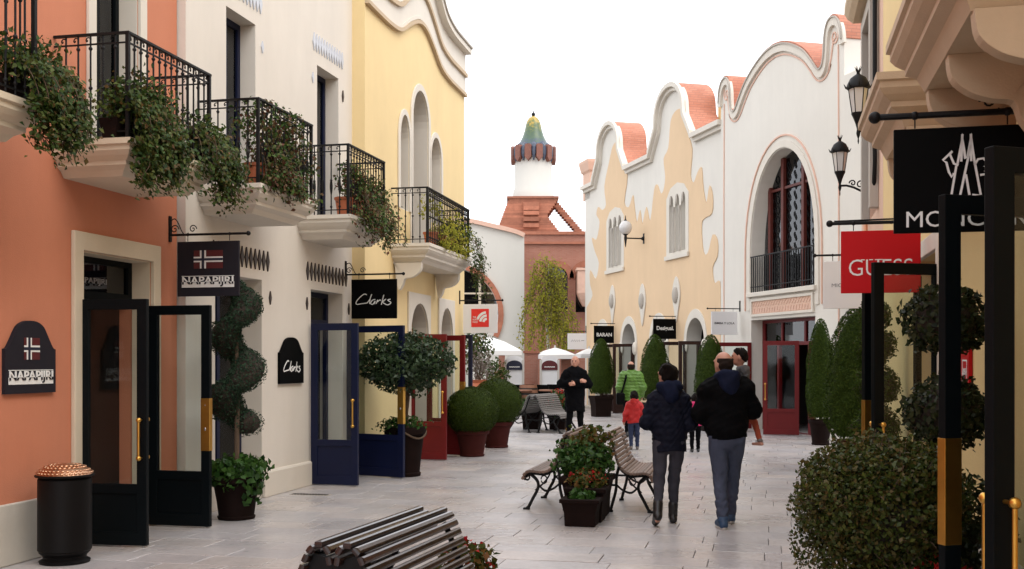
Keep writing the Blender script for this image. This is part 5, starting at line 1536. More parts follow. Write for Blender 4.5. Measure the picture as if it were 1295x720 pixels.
# ------------------------------------------------------------------ benches: two seats back to back, curved slat profile, cast iron ends
PROF = [(.020,.80),(.032,.852),(.078,.872),(.122,.835),(.150,.775),(.175,.712),(.198,.648),(.222,.585),(.255,.528),(.300,.482),(.355,.452),(.415,.438),(.476,.436),(.537,.440),(.598,.444),(.657,.436),(.705,.404),(.728,.352)]
def resample(pts, step):
    q = crom(pts, 12); out = [q[0]]; acc = 0
    for a, b in zip(q, q[1:]):
        acc += math.hypot(b[0]-a[0], b[1]-a[1])
        if acc >= step: out.append(b); acc = 0
    return out
PROF = resample(PROF, .046)
def bench_unit(label, loc, yaw, slatm, group, Lb=1.2, dark_fill=False, gap=0.0):
    mp = lambda x: (gap+abs(x)*(1-gap/.74))*(1 if x > 0 else -1)
    root = thing('double_bench', label, 'bench', (*loc,0), yaw, group)
    for sg in (1,-1):
        for i,(x,z) in enumerate(PROF):
            a, b = PROF[max(i-1,0)], PROF[min(i+1,len(PROF)-1)]
            t = math.atan2(b[1]-a[1], (b[0]-a[0]))
            key = ('slat', slatm.name, Lb)
            if key not in BAL:
                me = MB().loft_rect(-.0195,.0195,0,Lb,[(.011,-.017),(.002,-.012),(0,0),(.002,.012),(.011,.017)],back_flush=False).mesh('slat'); me.materials.append(slatm); BAL[key] = me
            inst('slat', BAL[key], root, (mp(sg*x), 0, z), (0, -t if sg > 0 else t, 0))
        for yy in (.10, Lb-.10):
            mb = MB()
            cur = [(x-.0, yy, z-.028) for x,z in PROF[1:]]
            cen = [(sg*(x-.010 if x < .3 else x), yy, z-.032) for x,z in PROF[3:]]
            mb.tube(crom(cen,2), .017, 6)
            mb.tube(crom([(sg*.64,yy,.41),(sg*.53,yy,.33),(sg*.52,yy,.24),(sg*.60,yy,.12),(sg*.66,yy,.03),(sg*.69,yy,.012)],4), [.022]*20+[.026], 7)
            mb.tube(crom([(sg*.24,yy,.52),(sg*.20,yy,.40),(sg*.19,yy,.25),(sg*.14,yy,.10),(sg*.11,yy,.012)],4), .022, 7)
            mb.tube(crom([(sg*.53,yy,.30),(sg*.42,yy,.22),(sg*.30,yy,.24),(sg*.20,yy,.30)],4), .013, 6)
            mb.tube(crom([(sg*.56,yy,.22),(sg*.44,yy,.30),(sg*.36,yy,.38),(sg*.34,yy,.42)],4), .011, 6)
            mb.tube([(sg*(.68+.035*math.cos(k*.5)),yy,.37+.035*math.sin(k*.5)) for k in range(13)], .011, 6)
            mb.tube([(sg*(.43+.045*math.cos(k*.5)),yy,.345+.045*math.sin(k*.5)) for k in range(13)], .009, 6)
            mb.box(sg*.69-.045, sg*.69+.045, yy-.03, yy+.03, 0, .022).box(sg*.11-.035, sg*.11+.035, yy-.03, yy+.03, 0, .022)
            mb.V = [(mp(v[0]), v[1], v[2]) for v in mb.V]
            mb.build('end_frame', M['iron'], root, smooth=True)
    if dark_fill:
        pl = [(x, z-.02) for x,z in crom(PROF[3:14],2)]
        MB().plate([(-x,z) for x,z in pl[::-1]]+[(0,.79)]+pl+[(.2,.40),(-.2,.40)], (), .045, .075).build('dark_fill_plate', M['iron'], root)  # added black plate, stands in for the dark inside between the seat backs
    for yy in (.10, Lb-.10):
        MB().tube([(-.2-gap*.7,yy,.30),(.2+gap*.7,yy,.30)], .013, 6).build('cross_tie', M['iron'], root)
    return root
yawm = -math.atan(.22)
G_B = 'double sided benches along the lane'
bench_unit('dark varnished double bench with curled slat backs and no planter beside its near end', (-.80,4.93), -math.atan(.30), M['slat'], G_B, 1.25, dark_fill=True)
bench_unit('worn brown double bench with dark planters clustered at its end', (.83,12.32), yawm, M['slatworn'], G_B, 1.25, gap=.17)
bench_unit('pale grey double bench far down the lane beside red flowers', (.46,25.6), -.45, M['slatgrey'], G_B, 1.2)

def flowers(parent, c, r, n, ml, mf, nf, size=.05):
    P,N = blob_leaves(c, r, n, .6, .15, 4, random.randint(0,999), .5)
    leaf_mesh('foliage', P, N, size, ml, parent, .65)
    if nf:
        P,N = blob_leaves((c[0],c[1],c[2]+r[2]*.25), (r[0]*.9,r[1]*.9,r[2]*.85), nf, .25, .1, 4, 5, .8)
        P = P[P[:,2] > c[2]-r[2]*.1]; 
        leaf_mesh('petals', P, dirs(len(P))+np.array((0,0,.6)), size*.75, mf, parent, .8)

def planter(label, loc, r, h, ml, mf, nf, fr, fz, n, yaw=yawm, size=.05, group=None, sq=True, m=None, name='planter'):
    t = thing(name, label, 'planter', (*loc,0), yaw, group)
    pot(t, r, h, m or M['potdark'], sq)
    flowers(t, (0,0,h+fz*.55), (fr,fr,fz), n, ml, mf, nf, size)
    return t
G_P = 'square dark planters'
planter('tall square planter with bushy green and orange foliage between bench seats', (.83,12.10), .25, .44, M['ground_leaf'], M['autumn'], 160, .29, .24, 1500, size=.065, group=G_P)
x__ = bpy.data.objects[[o.name for o in bpy.data.objects if o.get('label','').startswith('tall square planter')][0]]
P,N = blob_leaves((.02,.15,.80), (.26,.24,.17), 560, .9, .3, 6, 77, .4); leaf_mesh('tip_foliage', P, N, .065, M['autumn'], x__, .6)
P,N = blob_leaves((-.16,-.05,.62), (.24,.24,.2), 420, .9, .3, 6, 78, .4); leaf_mesh('side_foliage', P, N, .065, M['ground_leaf'], x__, .6)
MBx = thing('planter', 'medium square planter with small reddish flowers against the tall one', 'planter', (.80,11.72,0), yawm, G_P)
pot(MBx, .20, .36, M['potdark'], True); flowers(MBx, (0,0,.42), (.22,.22,.12), 420, M['autumn'], M['redflower'], 40, .045)
MBx = thing('planter', 'small square planter with low green sprouts, foremost by worn bench', 'planter', (.72,11.40,0), yawm, G_P)
pot(MBx, .185, .28, M['potdark'], True); flowers(MBx, (0,0,.29), (.15,.15,.07), 170, M['ground_leaf'], None, 0, .06)
planter('planter of red and green leaves at the far end of the varnished bench', (-.27,6.42), .20, .40, M['autumn'], M['redflower'], 70, .19, .16, 700, yaw=-.28, size=.045, group=G_P)
x,y = gp(706, 543); planter('square planter with bright red flowers behind the standing guard', (x,y), .22, .40, M['ground_leaf'], M['redflower'], 260, .36, .34, 1300, size=.07, group=G_P)
x,y = gp(672, 541); planter('square planter with green leaves at the end of the grey bench', (x,y-.5), .22, .40, M['ground_leaf'], M['redflower'], 20, .30, .26, 700, size=.07, group=G_P)

# ------------------------------------------------------------------ potted trees and topiary
def topiary_balls(label, loc, balls, pr, ph, ml, trunk=True, n=1600, size=.03, underplant=0, potm=None, group=None, top=None, cm=None):
    t = thing('topiary_tree', label, 'topiary', (*loc,0), random.uniform(0,6), group)
    pot(t, pr, ph, potm)
    zt = top or balls[-1][0][2]
    MB().tube([(0,0,ph-.06),(.012,.008,ph+.3),(-.01,.006,(ph+zt)/2),(0,0,zt)], [.032,.028,.024,.014], 8).build('trunk', M['bark'], t, smooth=True)
    for i,(c,r) in enumerate(balls):
        P,N = blob_leaves(c, r, int(n*(r[0]*r[2])**1.0/.07), .25, .07, 5, i+3, .55)
        o = leaf_mesh('foliage', P, N, size, ml, t, .6)
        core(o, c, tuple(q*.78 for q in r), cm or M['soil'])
    for i,(c,r) in enumerate(balls):
        shoots(t, c, r, 60, .035, ml, size, -.9, 40+i)
    if underplant:
        P,N = blob_leaves((0,0,ph+.06), (pr*1.25,pr*1.25,.17), underplant, .7, .2, 5, 9, .5)
        leaf_mesh('underplanting', P, N, .075, M['ground_leaf'], t, .7)
    return t

# clipped spiral by the pink shop: lumps winding round the stem
x,y = gp(299, 656)
t = thing('topiary_tree', 'clipped spiral conifer in dark pot with leafy underplanting beside pink shop', 'topiary', (x,y,0), 0)
pot(t, .27, .46)
MB().tube([(0,0,.4),(.01,.0,1.2),(0,.01,2.0),(0,0,2.45)], [.03,.026,.02,.01], 8).build('trunk', M['bark'], t, smooth=True)
PP=[]; NN=[]
cb = MB()
for k in range(40):
    f = k/39; a = 1.0+f*2*math.pi*2.15; rr = .15*(1-.25*f); br = .205*(1-.25*f)*(.66+.44*abs(math.cos(a)))
    c = (rr*math.cos(a), rr*math.sin(a), 1.02+1.45*f)
    P,N = blob_leaves(c, (br,br,br*.85), 420, .22, .06, 6, k, .6); PP.append(P); NN.append(N)
    cb.sphere(c, (br*.8,br*.8,br*.68), 8, 6)
o = leaf_mesh('foliage', np.concatenate(PP), np.concatenate(NN), .026, M['juniper'], t, .6)
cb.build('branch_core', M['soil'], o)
P,N = blob_leaves((0,0,.50), (.34,.34,.17), 900, .7, .2, 5, 9, .5)
leaf_mesh('underplanting', P, N, .085, M['ground_leaf'], t, .7)
P,N = blob_leaves((.2,-.12,.38), (.13,.13,.2), 140, .7, .2, 5, 9, .5)
leaf_mesh('trailing_leaves', P, N, .075, M['ground_leaf'], t, .7)

# standard tree by the navy doors
x,y = gp(513, 602)
t = thing('potted_tree', 'round headed laurel standard in tall dark pot with rope swag', 'tree', (x,y,0))
pot(t, .30, .72)
MB().tube([(.3*math.cos(a)*1.0, .3*math.sin(a), .66-.10*abs(math.sin(a*2))) for a in [6.2832*k/40 for k in range(41)]], .014, 6).build('rope_swag', M['bark'], t, smooth=True)
MB().tube([(.02,0,.62),(0,.01,.9),(.03,0,1.15),(.02,0,1.4)], [.045,.038,.034,.03], 8).build('trunk', M['bark'], t, smooth=True)
lm = MB()
for k in range(9):
    a = k*.7; e = (.42*math.cos(a), .42*math.sin(a), 1.55+.12*math.sin(k*2.1)); lm.tube([(.02,0,1.28),(e[0]*.5,e[1]*.5,1.42),e], [.022,.014,.006], 6)
lm.build('branches', M['bark'], t, smooth=True)
P1,N1 = blob_leaves((0,0,1.64), (.68,.62,.43), 5200, .75, .13, 4.5, 21, .45)
leaf_mesh('crown', P1, N1, .075, M['laurel'], t, .5)
shoots(t, (0,0,1.64), (.66,.6,.42), 140, .06, M['laurel'], .07, -.5, 9)
P,N = blob_leaves((-.05,0,.76), (.36,.34,.12), 420, .7, .25, 5, 9, .5)
leaf_mesh('underplanting', P, N, .06, M['ground_leaf'], t, .6)

def boxball(label, u, v, r, pr, ph, zc, group):
    x,y = gp(u, v)
    t = thing('boxwood_ball', label, 'topiary', (x,y,0), random.uniform(0,6), group)
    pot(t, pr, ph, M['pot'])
    c = (0,0,zc)
    P,N = blob_leaves(c, (r,r,r*.95), 15000, .10, .028, 5, 31, .62)
    o = leaf_mesh('foliage', P, N, .026, M['box'], t, .6)
    core(o, c, (r*.93,r*.93,r*.88), M['cypress'])
    return t
boxball('clipped boxwood ball in oxblood pot beside the red door', 597, 577, .47, .30, .46, .78, 'boxwood balls by the yellow building')
boxball('clipped boxwood ball in oxblood pot farther from the red door', 628, 566, .50, .31, .50, .86, 'boxwood balls by the yellow building')

def conetree(label, loc, z0, h, r, pr, ph, sq=False, m=None, n=9000):
    t = thing('cypress_cone', label, 'topiary', (*loc,0), random.uniform(0,6) if not sq else wA.rot, 'clipped cypress cones')
    pot(t, pr, ph, m or M['potdark'], sq)
    MB().tube([(0,0,ph-.06),(0,0,z0+.2)], .035, 8).build('trunk', M['bark'], t)
    P,N = cone_leaves(z0, h, r, n)
    o = leaf_mesh('foliage', P, N, .04, M['cypress'], t, .45)
    pts = [(.0,z0+.03),(r*.62,z0+.04)]+[(r*.9*q, z0+h*tt*.97) for tt,q in ((.1,.86),(.28,1.0),(.5,.90),(.7,.74),(.85,.52),(.95,.26))]+[(.005,z0+h*.96)]
    MB().lathe(pts, 14).build('branch_core', M['cypress'], o, smooth=True)
    return t
conetree('clipped cypress cone in square pot under the black capitals sign', gp(760,527), .68, 1.65, .40, .28, .62, True)
x_ = gp(828,536); conetree('clipped cypress cone in square pot under the Desigual sign', (x_[0],x_[1]), .62, 1.75, .42, .28, .56, True)
x_ = gp(899,545); conetree('clipped cypress cone in square pot under the thin lettered white sign', (x_[0],x_[1]), .55, 1.75, .40, .28, .5, True)
conetree('slim clipped cypress cone beside the dark red shop front', (6.16,22.1), .52, 2.0, .29, .24, .5)
conetree('broad clipped cypress cone in clay pot near the security camera', (5.18,16.6), .52, 1.98, .50, .30, .5, m=M['pot'], n=15000)

topiary_balls('dark clipped topiary of stacked balls behind the door glass', (3.97,12.1), [((0,0,.95),(.27,.27,.25)),((.03,0,1.42),(.25,.25,.23)),((0,0,1.85),(.22,.22,.21)),((0,0,2.18),(.17,.17,.17))], .26, .5, M['cypress'], n=3200, size=.03)
topiary_balls('dark leafed topiary with two balls on one stem between the doors', (2.76,7.05), [((0,0,1.36),(.26,.26,.22)),((0,0,1.95),(.26,.26,.22))], .22, .62, M['dkleaf'], n=1500, size=.048, top=1.95)

# big loose shrub in the foreground
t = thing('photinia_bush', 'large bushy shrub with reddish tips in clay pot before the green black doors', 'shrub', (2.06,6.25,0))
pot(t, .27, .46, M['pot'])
st = MB()
for k in range(11):
    a = k*2.4; st.tube([(.04*math.cos(a),.04*math.sin(a),.42),(.15*math.cos(a),.15*math.sin(a),.7),(.34*math.cos(a),.34*math.sin(a),.95+.2*math.sin(k))], [.016,.012,.005], 6)
st.build('stems', M['bark'], t, smooth=True, kind='stuff')
PP=[]; NN=[]
for c,r,n in (((0,0,.88),(.44,.44,.38),11000),((-.18,-.1,.94),(.30,.30,.28),4000),((.22,0,.92),(.30,.30,.30),4000),((-.1,.05,.62),(.36,.34,.24),3200),((.05,-.1,1.05),(.32,.30,.20),3400),((.16,.1,.56),(.34,.3,.2),1800)):
    P,N = blob_leaves(c, r, n, .5, .13, 6, n % 97, .45); PP.append(P); NN.append(N)
o = leaf_mesh('foliage', np.concatenate(PP), np.concatenate(NN), .030, M['photinia'], t, .6)
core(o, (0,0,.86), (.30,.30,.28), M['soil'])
shoots(t, (0,0,.88), (.45,.45,.38), 240, .045, M['photinia'], .032, -.8)
t = thing('flower_pot', 'low pot of dark red flowers at the foot of the big shrub', 'planter', (2.30,5.95,0))
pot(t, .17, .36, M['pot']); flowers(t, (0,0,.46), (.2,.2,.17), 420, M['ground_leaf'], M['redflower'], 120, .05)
t = thing('leafy_shrub', 'low dark shrub in pot under the two ball topiary', 'shrub', (2.62,6.45,0))
pot(t, .2, .4, M['pot']); P,N = blob_leaves((0,0,.66), (.30,.28,.34), 1700, .6, .15, 5, 4, .5); leaf_mesh('foliage', P, N, .048, M['dkleaf'], t, .55)

# ------------------------------------------------------------------ balcony plants
def trailing(label, wall, s0, s1, depth, zf, n_st, l_min, l_max, leafm, n_leaf, size, bush=.25, group=None, pots=0, over=.10, pz=None, seed=1, bushr=.22, up=.2):
    """plants in pots or troughs on the balcony with stems spilling over and through the railing"""
    r2 = random.Random(seed)
    X,Y = wall.world((s0+s1)/2, -depth+.12)
    t = thing('balcony_plant', label, 'plant', (X,Y,zf), wall.rot, group)
    hw = (s1-s0)/2
    if pots:
        for k in range(pots):
            px = -hw+(2*hw)*(k+.5)/pots
            mb = MB().lathe([(.085,.001),(.09,.02),(.12,.22),(.135,.23),(.135,.26),(.115,.26),(.11,.22)], 16, (px,.10,0)); mb.build('pot', M['potbright'], t, smooth=True, ang=35)
    else:
        MB().loft_rect(-hw,hw,.02,.20,[(.03,.001),(0,.18),(.02,.18),(.02,.15)],back_flush=False).build('trough', M['potdark'], t)
    st = MB(); P=[]; N=[]
    for k in range(n_st):
        px = r2.uniform(-hw, hw); L = r2.uniform(l_min, l_max)*(.55+.45*abs(math.sin(px*5+seed)))
        o = -(over+r2.uniform(0,.16)); 
        pts = [(px,.10,.20),(px+r2.uniform(-.05,.05),.0,.26+r2.uniform(0,up)),(px+r2.uniform(-.1,.1),o*.8,.20+r2.uniform(0,up*.5))]
        z = .12; xx = pts[-1][0]
        for q in range(5):
            z -= L/5; xx += r2.uniform(-.07,.07); pts.append((xx, o+r2.uniform(-.05,.04), z))
        pts = crom(pts, 4)
        if k % 3 == 0: st.tube(pts, .004, 4)
        m_ = int(n_leaf/n_st)
        for q in range(m_):
            p = pts[r2.randrange(len(pts))]
            P.append((p[0]+r2.gauss(0,.045), p[1]+r2.gauss(0,.04), p[2]+r2.gauss(0,.035))); N.append((r2.gauss(0,.5), -1+r2.gauss(0,.4), .5+r2.gauss(0,.4)))
    st.build('stems', M['bark'], t, kind='stuff')
    P = np.array(P); N = np.array(N)
    if bush:
        nb = int(n_leaf*bush); cs = [(-hw+2*hw*(k+.5)/5+r2.uniform(-.08,.08), .02+r2.uniform(-.06,.06), .28+r2.uniform(0,up)) for k in range(5)]
        for c in cs:
            Pb,Nb = blob_leaves(c, (bushr,bushr*.9,bushr), nb//5, .8, .2, 6, r2.randrange(999), .4)
            P = np.concatenate([P,Pb]); N = np.concatenate([N,Nb])
    leaf_mesh('foliage', P, N, size, leafm, t, .62)
    return t
G_T = 'trailing plants on the balconies'
sB = wP.sY
trailing('ivy cascading thickly over the balcony above the slate sign doorway', wP, sB(9.72), sB(10.40), .78, 3.622, 46, .32, .64, M['ivy'], 5600, .050, .3, G_T, seed=3, bushr=.26, over=.14, up=.22)
trailing('ivy spilling off the far corner of the pink balcony onto the cream wall', wP, sB(10.95), sB(11.5), .78, 3.622, 34, .30, .56, M['ivy'], 2800, .048, .3, G_T, seed=8, bushr=.20, over=.16, up=.08)
trailing('ivy hanging from the pink balcony cut off by the picture edge', wP, sB(8.25), sB(8.9), .78, 3.622, 36, .32, .62, M['ivy'], 3400, .048, .2, G_T, seed=5, bushr=.20, over=.16, up=.1)
sC = wC.sY
trailing('geraniums in orange pots filling the cream balcony next to the pink wall', wC, sC(12.2), sC(13.45), .77, 3.602, 30, .05, .25, M['geranium'], 2600, .052, .9, G_T, pots=4, seed=11, bushr=.30, over=.05, up=.45)
trailing('reddish geraniums trailing from the cream balcony next to the yellow wall', wC, sC(14.75), sC(16.1), .77, 3.602, 34, .2, .55, M['geranium'], 2500, .052, .7, G_T, pots=4, seed=12, bushr=.25, over=.12, up=.25)
sY_ = wY.sY
trailing('light green plants in orange pots on the yellow balcony', wY, sY_(18.3), sY_(20.3), .66, 3.562, 20, .05, .2, M['birchleaf'], 900, .055, .9, G_T, pots=4, seed=13, bushr=.26, over=.02, up=.4)
trailing('dark trailing plant at the far end of the yellow balcony', wY, sY_(20.0), sY_(20.6), .55, 3.562, 20, .5, .95, M['ivy'], 900, .055, .7, G_T, seed=14, bushr=.28, over=.35, up=.3)

# ------------------------------------------------------------------ far end of the lane
# white round gabled building
fw = thing('round_gable_building', 'white building with curved gable and half round window at the far end', 'building', (0,42,0))
fu = lambda u, Yd=42: (u-U0)/F*Yd
fz_ = lambda v, Yd=42: CH+(V0-v)/F*Yd
xr = fu(663)
cx = xr-4.4
rid = [(xr, fz_(298)), (xr-.35, fz_(293)), (xr-1.2, fz_(286)), (xr-2.0, fz_(280)), (xr-3.0, fz_(276)), (xr-4.4, fz_(274.5)), (xr-5.8, fz_(276)), (xr-8.8, fz_(298))]
rid = crom(rid, 4)
wx1 = fu(630); wcx = wx1-1.75
half = [(wcx+1.75*math.cos(math.pi*k/20), fz_(398)+ (fz_(340)-fz_(398))*math.sin(math.pi*k/20)) for k in range(21)]
MB().plate([(xr-8.8,-.01),(xr,-.01)]+rid, [half], 0, .5).build('wall', M['farwhite'], fw)
MB().box(xr-8.78, xr-.02, .501, 5, -.01, fz_(300)).build('rear_block', M['farwhite'], fw)
MB().ribbon([(x,z) for x,z in rid], .16, -.12, .6).build('coping', M['pinkline'], fw, smooth=True)
MB().ribbon([(wcx+1.86*math.cos(math.pi*k/20), fz_(398)+(fz_(336)-fz_(398))*math.sin(math.pi*k/20)) for k in range(-3,24)], .20, -.10, -.001).build('window_arch', M['brickcap'], fw, smooth=True)
MB().plate(half, (), .2, .22).build('pane', M['glassdark'], fw)
for k in (-1.05,-.35,.35,1.05): MB().box(wcx+k-.05, wcx+k+.05, .12, .19, fz_(397), fz_(398)+(fz_(342)-fz_(398))*math.sqrt(1-(k/1.75)**2)).build('mullion', M['trim'], fw)
MB().box(wcx-1.7, wcx+1.7, .13, .18, fz_(372), fz_(370)).build('transom_bar', M['trim'], fw)
# brick building and tower
bY = 47.0
bk = thing('brick_building', 'red brick building with arched windows and stepped tower base', 'building', (0,bY,0))
fb = lambda u: fu(u,bY); gb = lambda v: fz_(v,bY)
bw = [arch(fb(689), fb(718), gb(395), gb(352), gb(335)), arch(fb(728), fb(757), gb(395), gb(352), gb(337))]
MB().plate(rect(fb(640), fb(790), -.01, gb(293)), bw, 0, .5).build('wall', M['brick'], bk)
MB().box(fb(640.5), fb(789.5), .501, 7, -.01, gb(294)).build('rear_block', M['brick'], bk)
MB().box(fb(640), fb(790), -.12, -.001, gb(309), gb(306)).box(fb(640), fb(790), -.08, -.001, gb(297), gb(293)).build('string_course', M['brickcap'], bk)
for h in bw: 
    MB().plate(h, (), .25, .27).build('pane', M['glassdark'], bk)
    c = sum(p[0] for p in h[:2])/2; 
    MB().ribbon([(c+(h[1][0]-c+.14)*math.cos(math.pi*k/14), gb(352)+(gb(333.5)-gb(352))*math.sin(math.pi*k/14)) for k in range(15)], .26, -.06, -.001).build('window_arch', M['brickcap'], bk, smooth=True)
MB().loft_rect(fb(729), fb(762), -.9, -.002, [(.25,gb(388)),(.1,gb(380)),(0,gb(372)),(0,gb(345)),(-.05,gb(344)),(-.05,gb(341))]).build('oriel', M['pinkline'], bk)
# courses of the stepped base: solid part and the raking flight on the right, open between them
NCo = 14
for i in range(NCo):
    f = i/(NCo-1); z0 = gb(292.5)+(gb(250)-gb(292.5))*i/NCo; z1 = gb(292.5)+(gb(250)-gb(292.5))*(i+1)/NCo-.004
    lx = fb(628)+(fb(643)-fb(628))*f
    rx = fb(707)+(fb(692)-fb(707))*min(1,f/.5) if f < .5 else fb(692)+(fb(706)-fb(692))*(f-.5)/.5
    MB().box(lx, rx, .3, 2.6, z0, z1).build('brick_course', M['brickcap'], bk)
    dx_ = fb(740)+(fb(706)-fb(740))*f
    MB().box(dx_-.33, dx_, .8, 1.6, z0, z1).build('brick_course', M['brickcap'], bk)
for i, v in enumerate((284,276,268,262,257)):
    MB().box(fb(662), fb(682), .16, .299, gb(v+3), gb(v-2)).build('brick_corbel', M['brickcap'], bk)
MB().box(fb(641), fb(707), .25, 2.65, gb(249.9), gb(247)).build('brick_course', M['brickcap'], bk)
ty = 1.45; tY = bY+ty; px = tY/F; tx = fu(674.5,tY); gb0 = gb; gb = lambda v: fz_(v,tY) if v < 246.5 else gb0(v)
MB().lathe([(23.5*px*1.12,gb(247)+.001),(23.5*px*1.1,gb(243)),(23.5*px,gb(238)),(23.5*px,gb(203)),(23.5*px,gb(188))], 36, (tx,ty,0)).build('tower_drum', M['farwhite'], bk, smooth=True)
for k in range(12):
    a = 2*math.pi*(k+.5)/12
    me = MB().plate([(-.14,gb(189)),(-.14,gb(203)),(0,gb(208)),(.14,gb(203)),(.14,gb(189)),(.1,gb(187)),(-.1,gb(187))], (), -.06, .28)
    o = me.build('crown_merlon', M['merlon'], bk); o.location = (tx+23.5*px*1.15*math.cos(a), ty+23.5*px*1.15*math.sin(a), 0); o.rotation_euler = (0,0,a+R(90))
prof = [(24*px,gb(196)),(26*px,gb(193)),(22*px,gb(187)),(17.5*px,gb(181)),(13.5*px,gb(173)),(11*px,gb(165)),(9.6*px,gb(158)),(8*px,gb(153)),(5.5*px,gb(149.5)),(2*px,gb(147.3)),(.02,gb(147))]
MB().lathe(prof, 32, (tx,ty,0)).build('dome', M['dome'], bk, smooth=True)
for k in range(12):
    a = 2*math.pi*k/12; cs, sn = math.cos(a), math.sin(a)
    MB().tube([(tx+rr*px*cs, ty+rr*px*sn, gb(v)) for rr,v in ((19,185),(24.5,191),(26,198),(25.5,207))], [.10,.13,.09,.03], 6).build('dome_drip', M['dome_blue'], bk, smooth=True)
MB().tube([(tx,ty,gb(147.5)),(tx,ty,gb(140))], [.05,.015], 6).sphere((tx,ty,gb(145)), .09, 8, 6).build('finial', M['iron'], bk, smooth=True)

# cafe: parasols, painted boards, casks, chairs and tables
def parasol(label, u, vt, vb, wpx, Yd):
    X = (u-U0)/F*Yd
    t = thing('cafe_parasol', label, 'parasol', (X,Yd,0), .2, 'white cafe parasols')
    zt, zb = fz_(vt,Yd), fz_(vb,Yd); w = wpx/F*Yd/2
    MB().lathe([(w,zb-.14),(w,zb),(w*.5,zb+(zt-zb)*.62),(.04,zt)], 4, a0=R(45)).build('canopy', M['parasol'], t)
    MB().tube([(0,0,0),(0,0,zt+.08)], .035, 8).build('pole', M['shelf'], t)
    MB().lathe([(.3,0),(.3,.06),(.05,.1)], 16).build('base', M['skirt'], t, smooth=True)
    return t
parasol('large white cafe parasol before the half round window', 618, 426, 444, 100, 36)
parasol('white cafe parasol beside the birch tree', 702, 440, 449, 62, 38)
parasol('white cafe parasol behind the guard', 745, 441, 448, 40, 39)
for lab, u, mm in (('arched white cafe panel with navy board left of the brick pier', 650.5, M['navy']), ('arched white cafe panel with maroon board behind the birch', 695, M['flagred'])):
    Yd = 37.2; X = (u-U0)/F*Yd
    t = thing('cafe_screen', lab, 'screen', (X,Yd,0), 0)
    w = 11/F*Yd; zt, zb = fz_(450,Yd), .25
    MB().plate(arch(-w,w,zb,fz_(456,Yd),zt), (), 0, .06).build('panel', M['white'], t)
    MB().plate(arch(-w*.92,w*.92,fz_(468,Yd),fz_(463,Yd),fz_(456,Yd)), (), -.04, -.002).build('board', mm, t)
    strokes(t, [([(-w*.6+w*.1*k, fz_(464.5,Yd)+.015*(k % 2)) for k in range(13)], .025)], M['letter'], -.045, -.0405, 'lettering')
    for sx in (-1,1): MB().box(sx*w-.04, sx*w+.04, -.03, .09, 0, fz_(455,Yd)).build('post', M['shelf'], t)
for lab, u, w_ in (('brick pier of the cafe left of the navy board', 634.5, 8), ('brick pier of the cafe between the two boards', 672, 17), ('brick pier of the cafe right of the maroon board', 716, 12)):
    Yd = 37.9; X = (u-U0)/F*Yd; w = w_/2/F*Yd
    t = thing('brick_pier', lab, 'pier', (X,Yd,0), 0, 'brick piers of the cafe')
    MB().box(-w, w, 0, .5, 0, fz_(447,Yd)).build('shaft', M['brick'], t)
    MB().box(-w-.05, w+.05, -.05, .55, fz_(447,Yd)+.001, fz_(445,Yd)+.03).build('cap', M['brickcap'], t)
def cask(label, u, v):
    x,y = gp(u,v); t = thing('wine_cask', label, 'cask', (x,y,0), 0, 'upright wine casks')
    MB().lathe([(.27,0),(.30,.15),(.335,.45),(.30,.75),(.27,.90),(.25,.90),(.25,.87)], 20).build('staves', M['wood'], t, smooth=True, ang=30)
    for z,r_ in ((.12,.302),(.28,.328),(.62,.328),(.78,.302)): MB().lathe([(r_-.01,z-.03),(r_,z-.03),(r_,z+.03),(r_-.01,z+.03)], 20).build('hoop', M['ironbrown'], t, smooth=True)
cask('upright wine cask between the cafe boards', 668, 523); 
def cafe_chair(x, y, rz, lab):
    t = thing('cafe_chair', lab, 'chair', (x,y,0), rz, 'dark cafe chairs')
    for a,b in ((-.2,-.2),(.2,-.2),(-.2,.2),(.2,.2)): MB().tube([(a,b,0),(a,b,.45 if b < 0 else .86)], .018, 6).build('leg', M['iron'], t)
    MB().box(-.22,.22,-.22,.22,.452,.49).build('seat', M['black'], t)
    MB().box(-.21,.21,.19,.215,.55,.90).build('backrest', M['black'], t)
def cafe_table(x, y, lab):
    t = thing('cafe_table', lab, 'table', (x,y,0), 0, 'round cafe tables')
    MB().lathe([(.38,.72),(.38,.75),(.36,.76)], 20).build('tabletop', M['wood'], t, smooth=True)
    MB().tube([(0,0,.02),(0,0,.72)], .03, 8).lathe([(.22,0),(.2,.03),(.03,.05)], 14).build('pedestal', M['iron'], t)
for k, u in enumerate((652, 664, 690, 702, 714, 722)):
    cafe_chair((u-U0)/F*35.5, 35.5+.5*(k % 2), 3.14+.6*math.sin(k*2), 'dark metal cafe chair before the ' + ('navy board' if u < 670 else 'maroon board' if u < 706 else 'right hand brick pier'))
for u, w_ in ((658,'navy board'), (696,'maroon board'), (708,'right hand brick pier')): cafe_table((u-U0)/F*35.0, 34.7, 'small round cafe table before the '+w_)
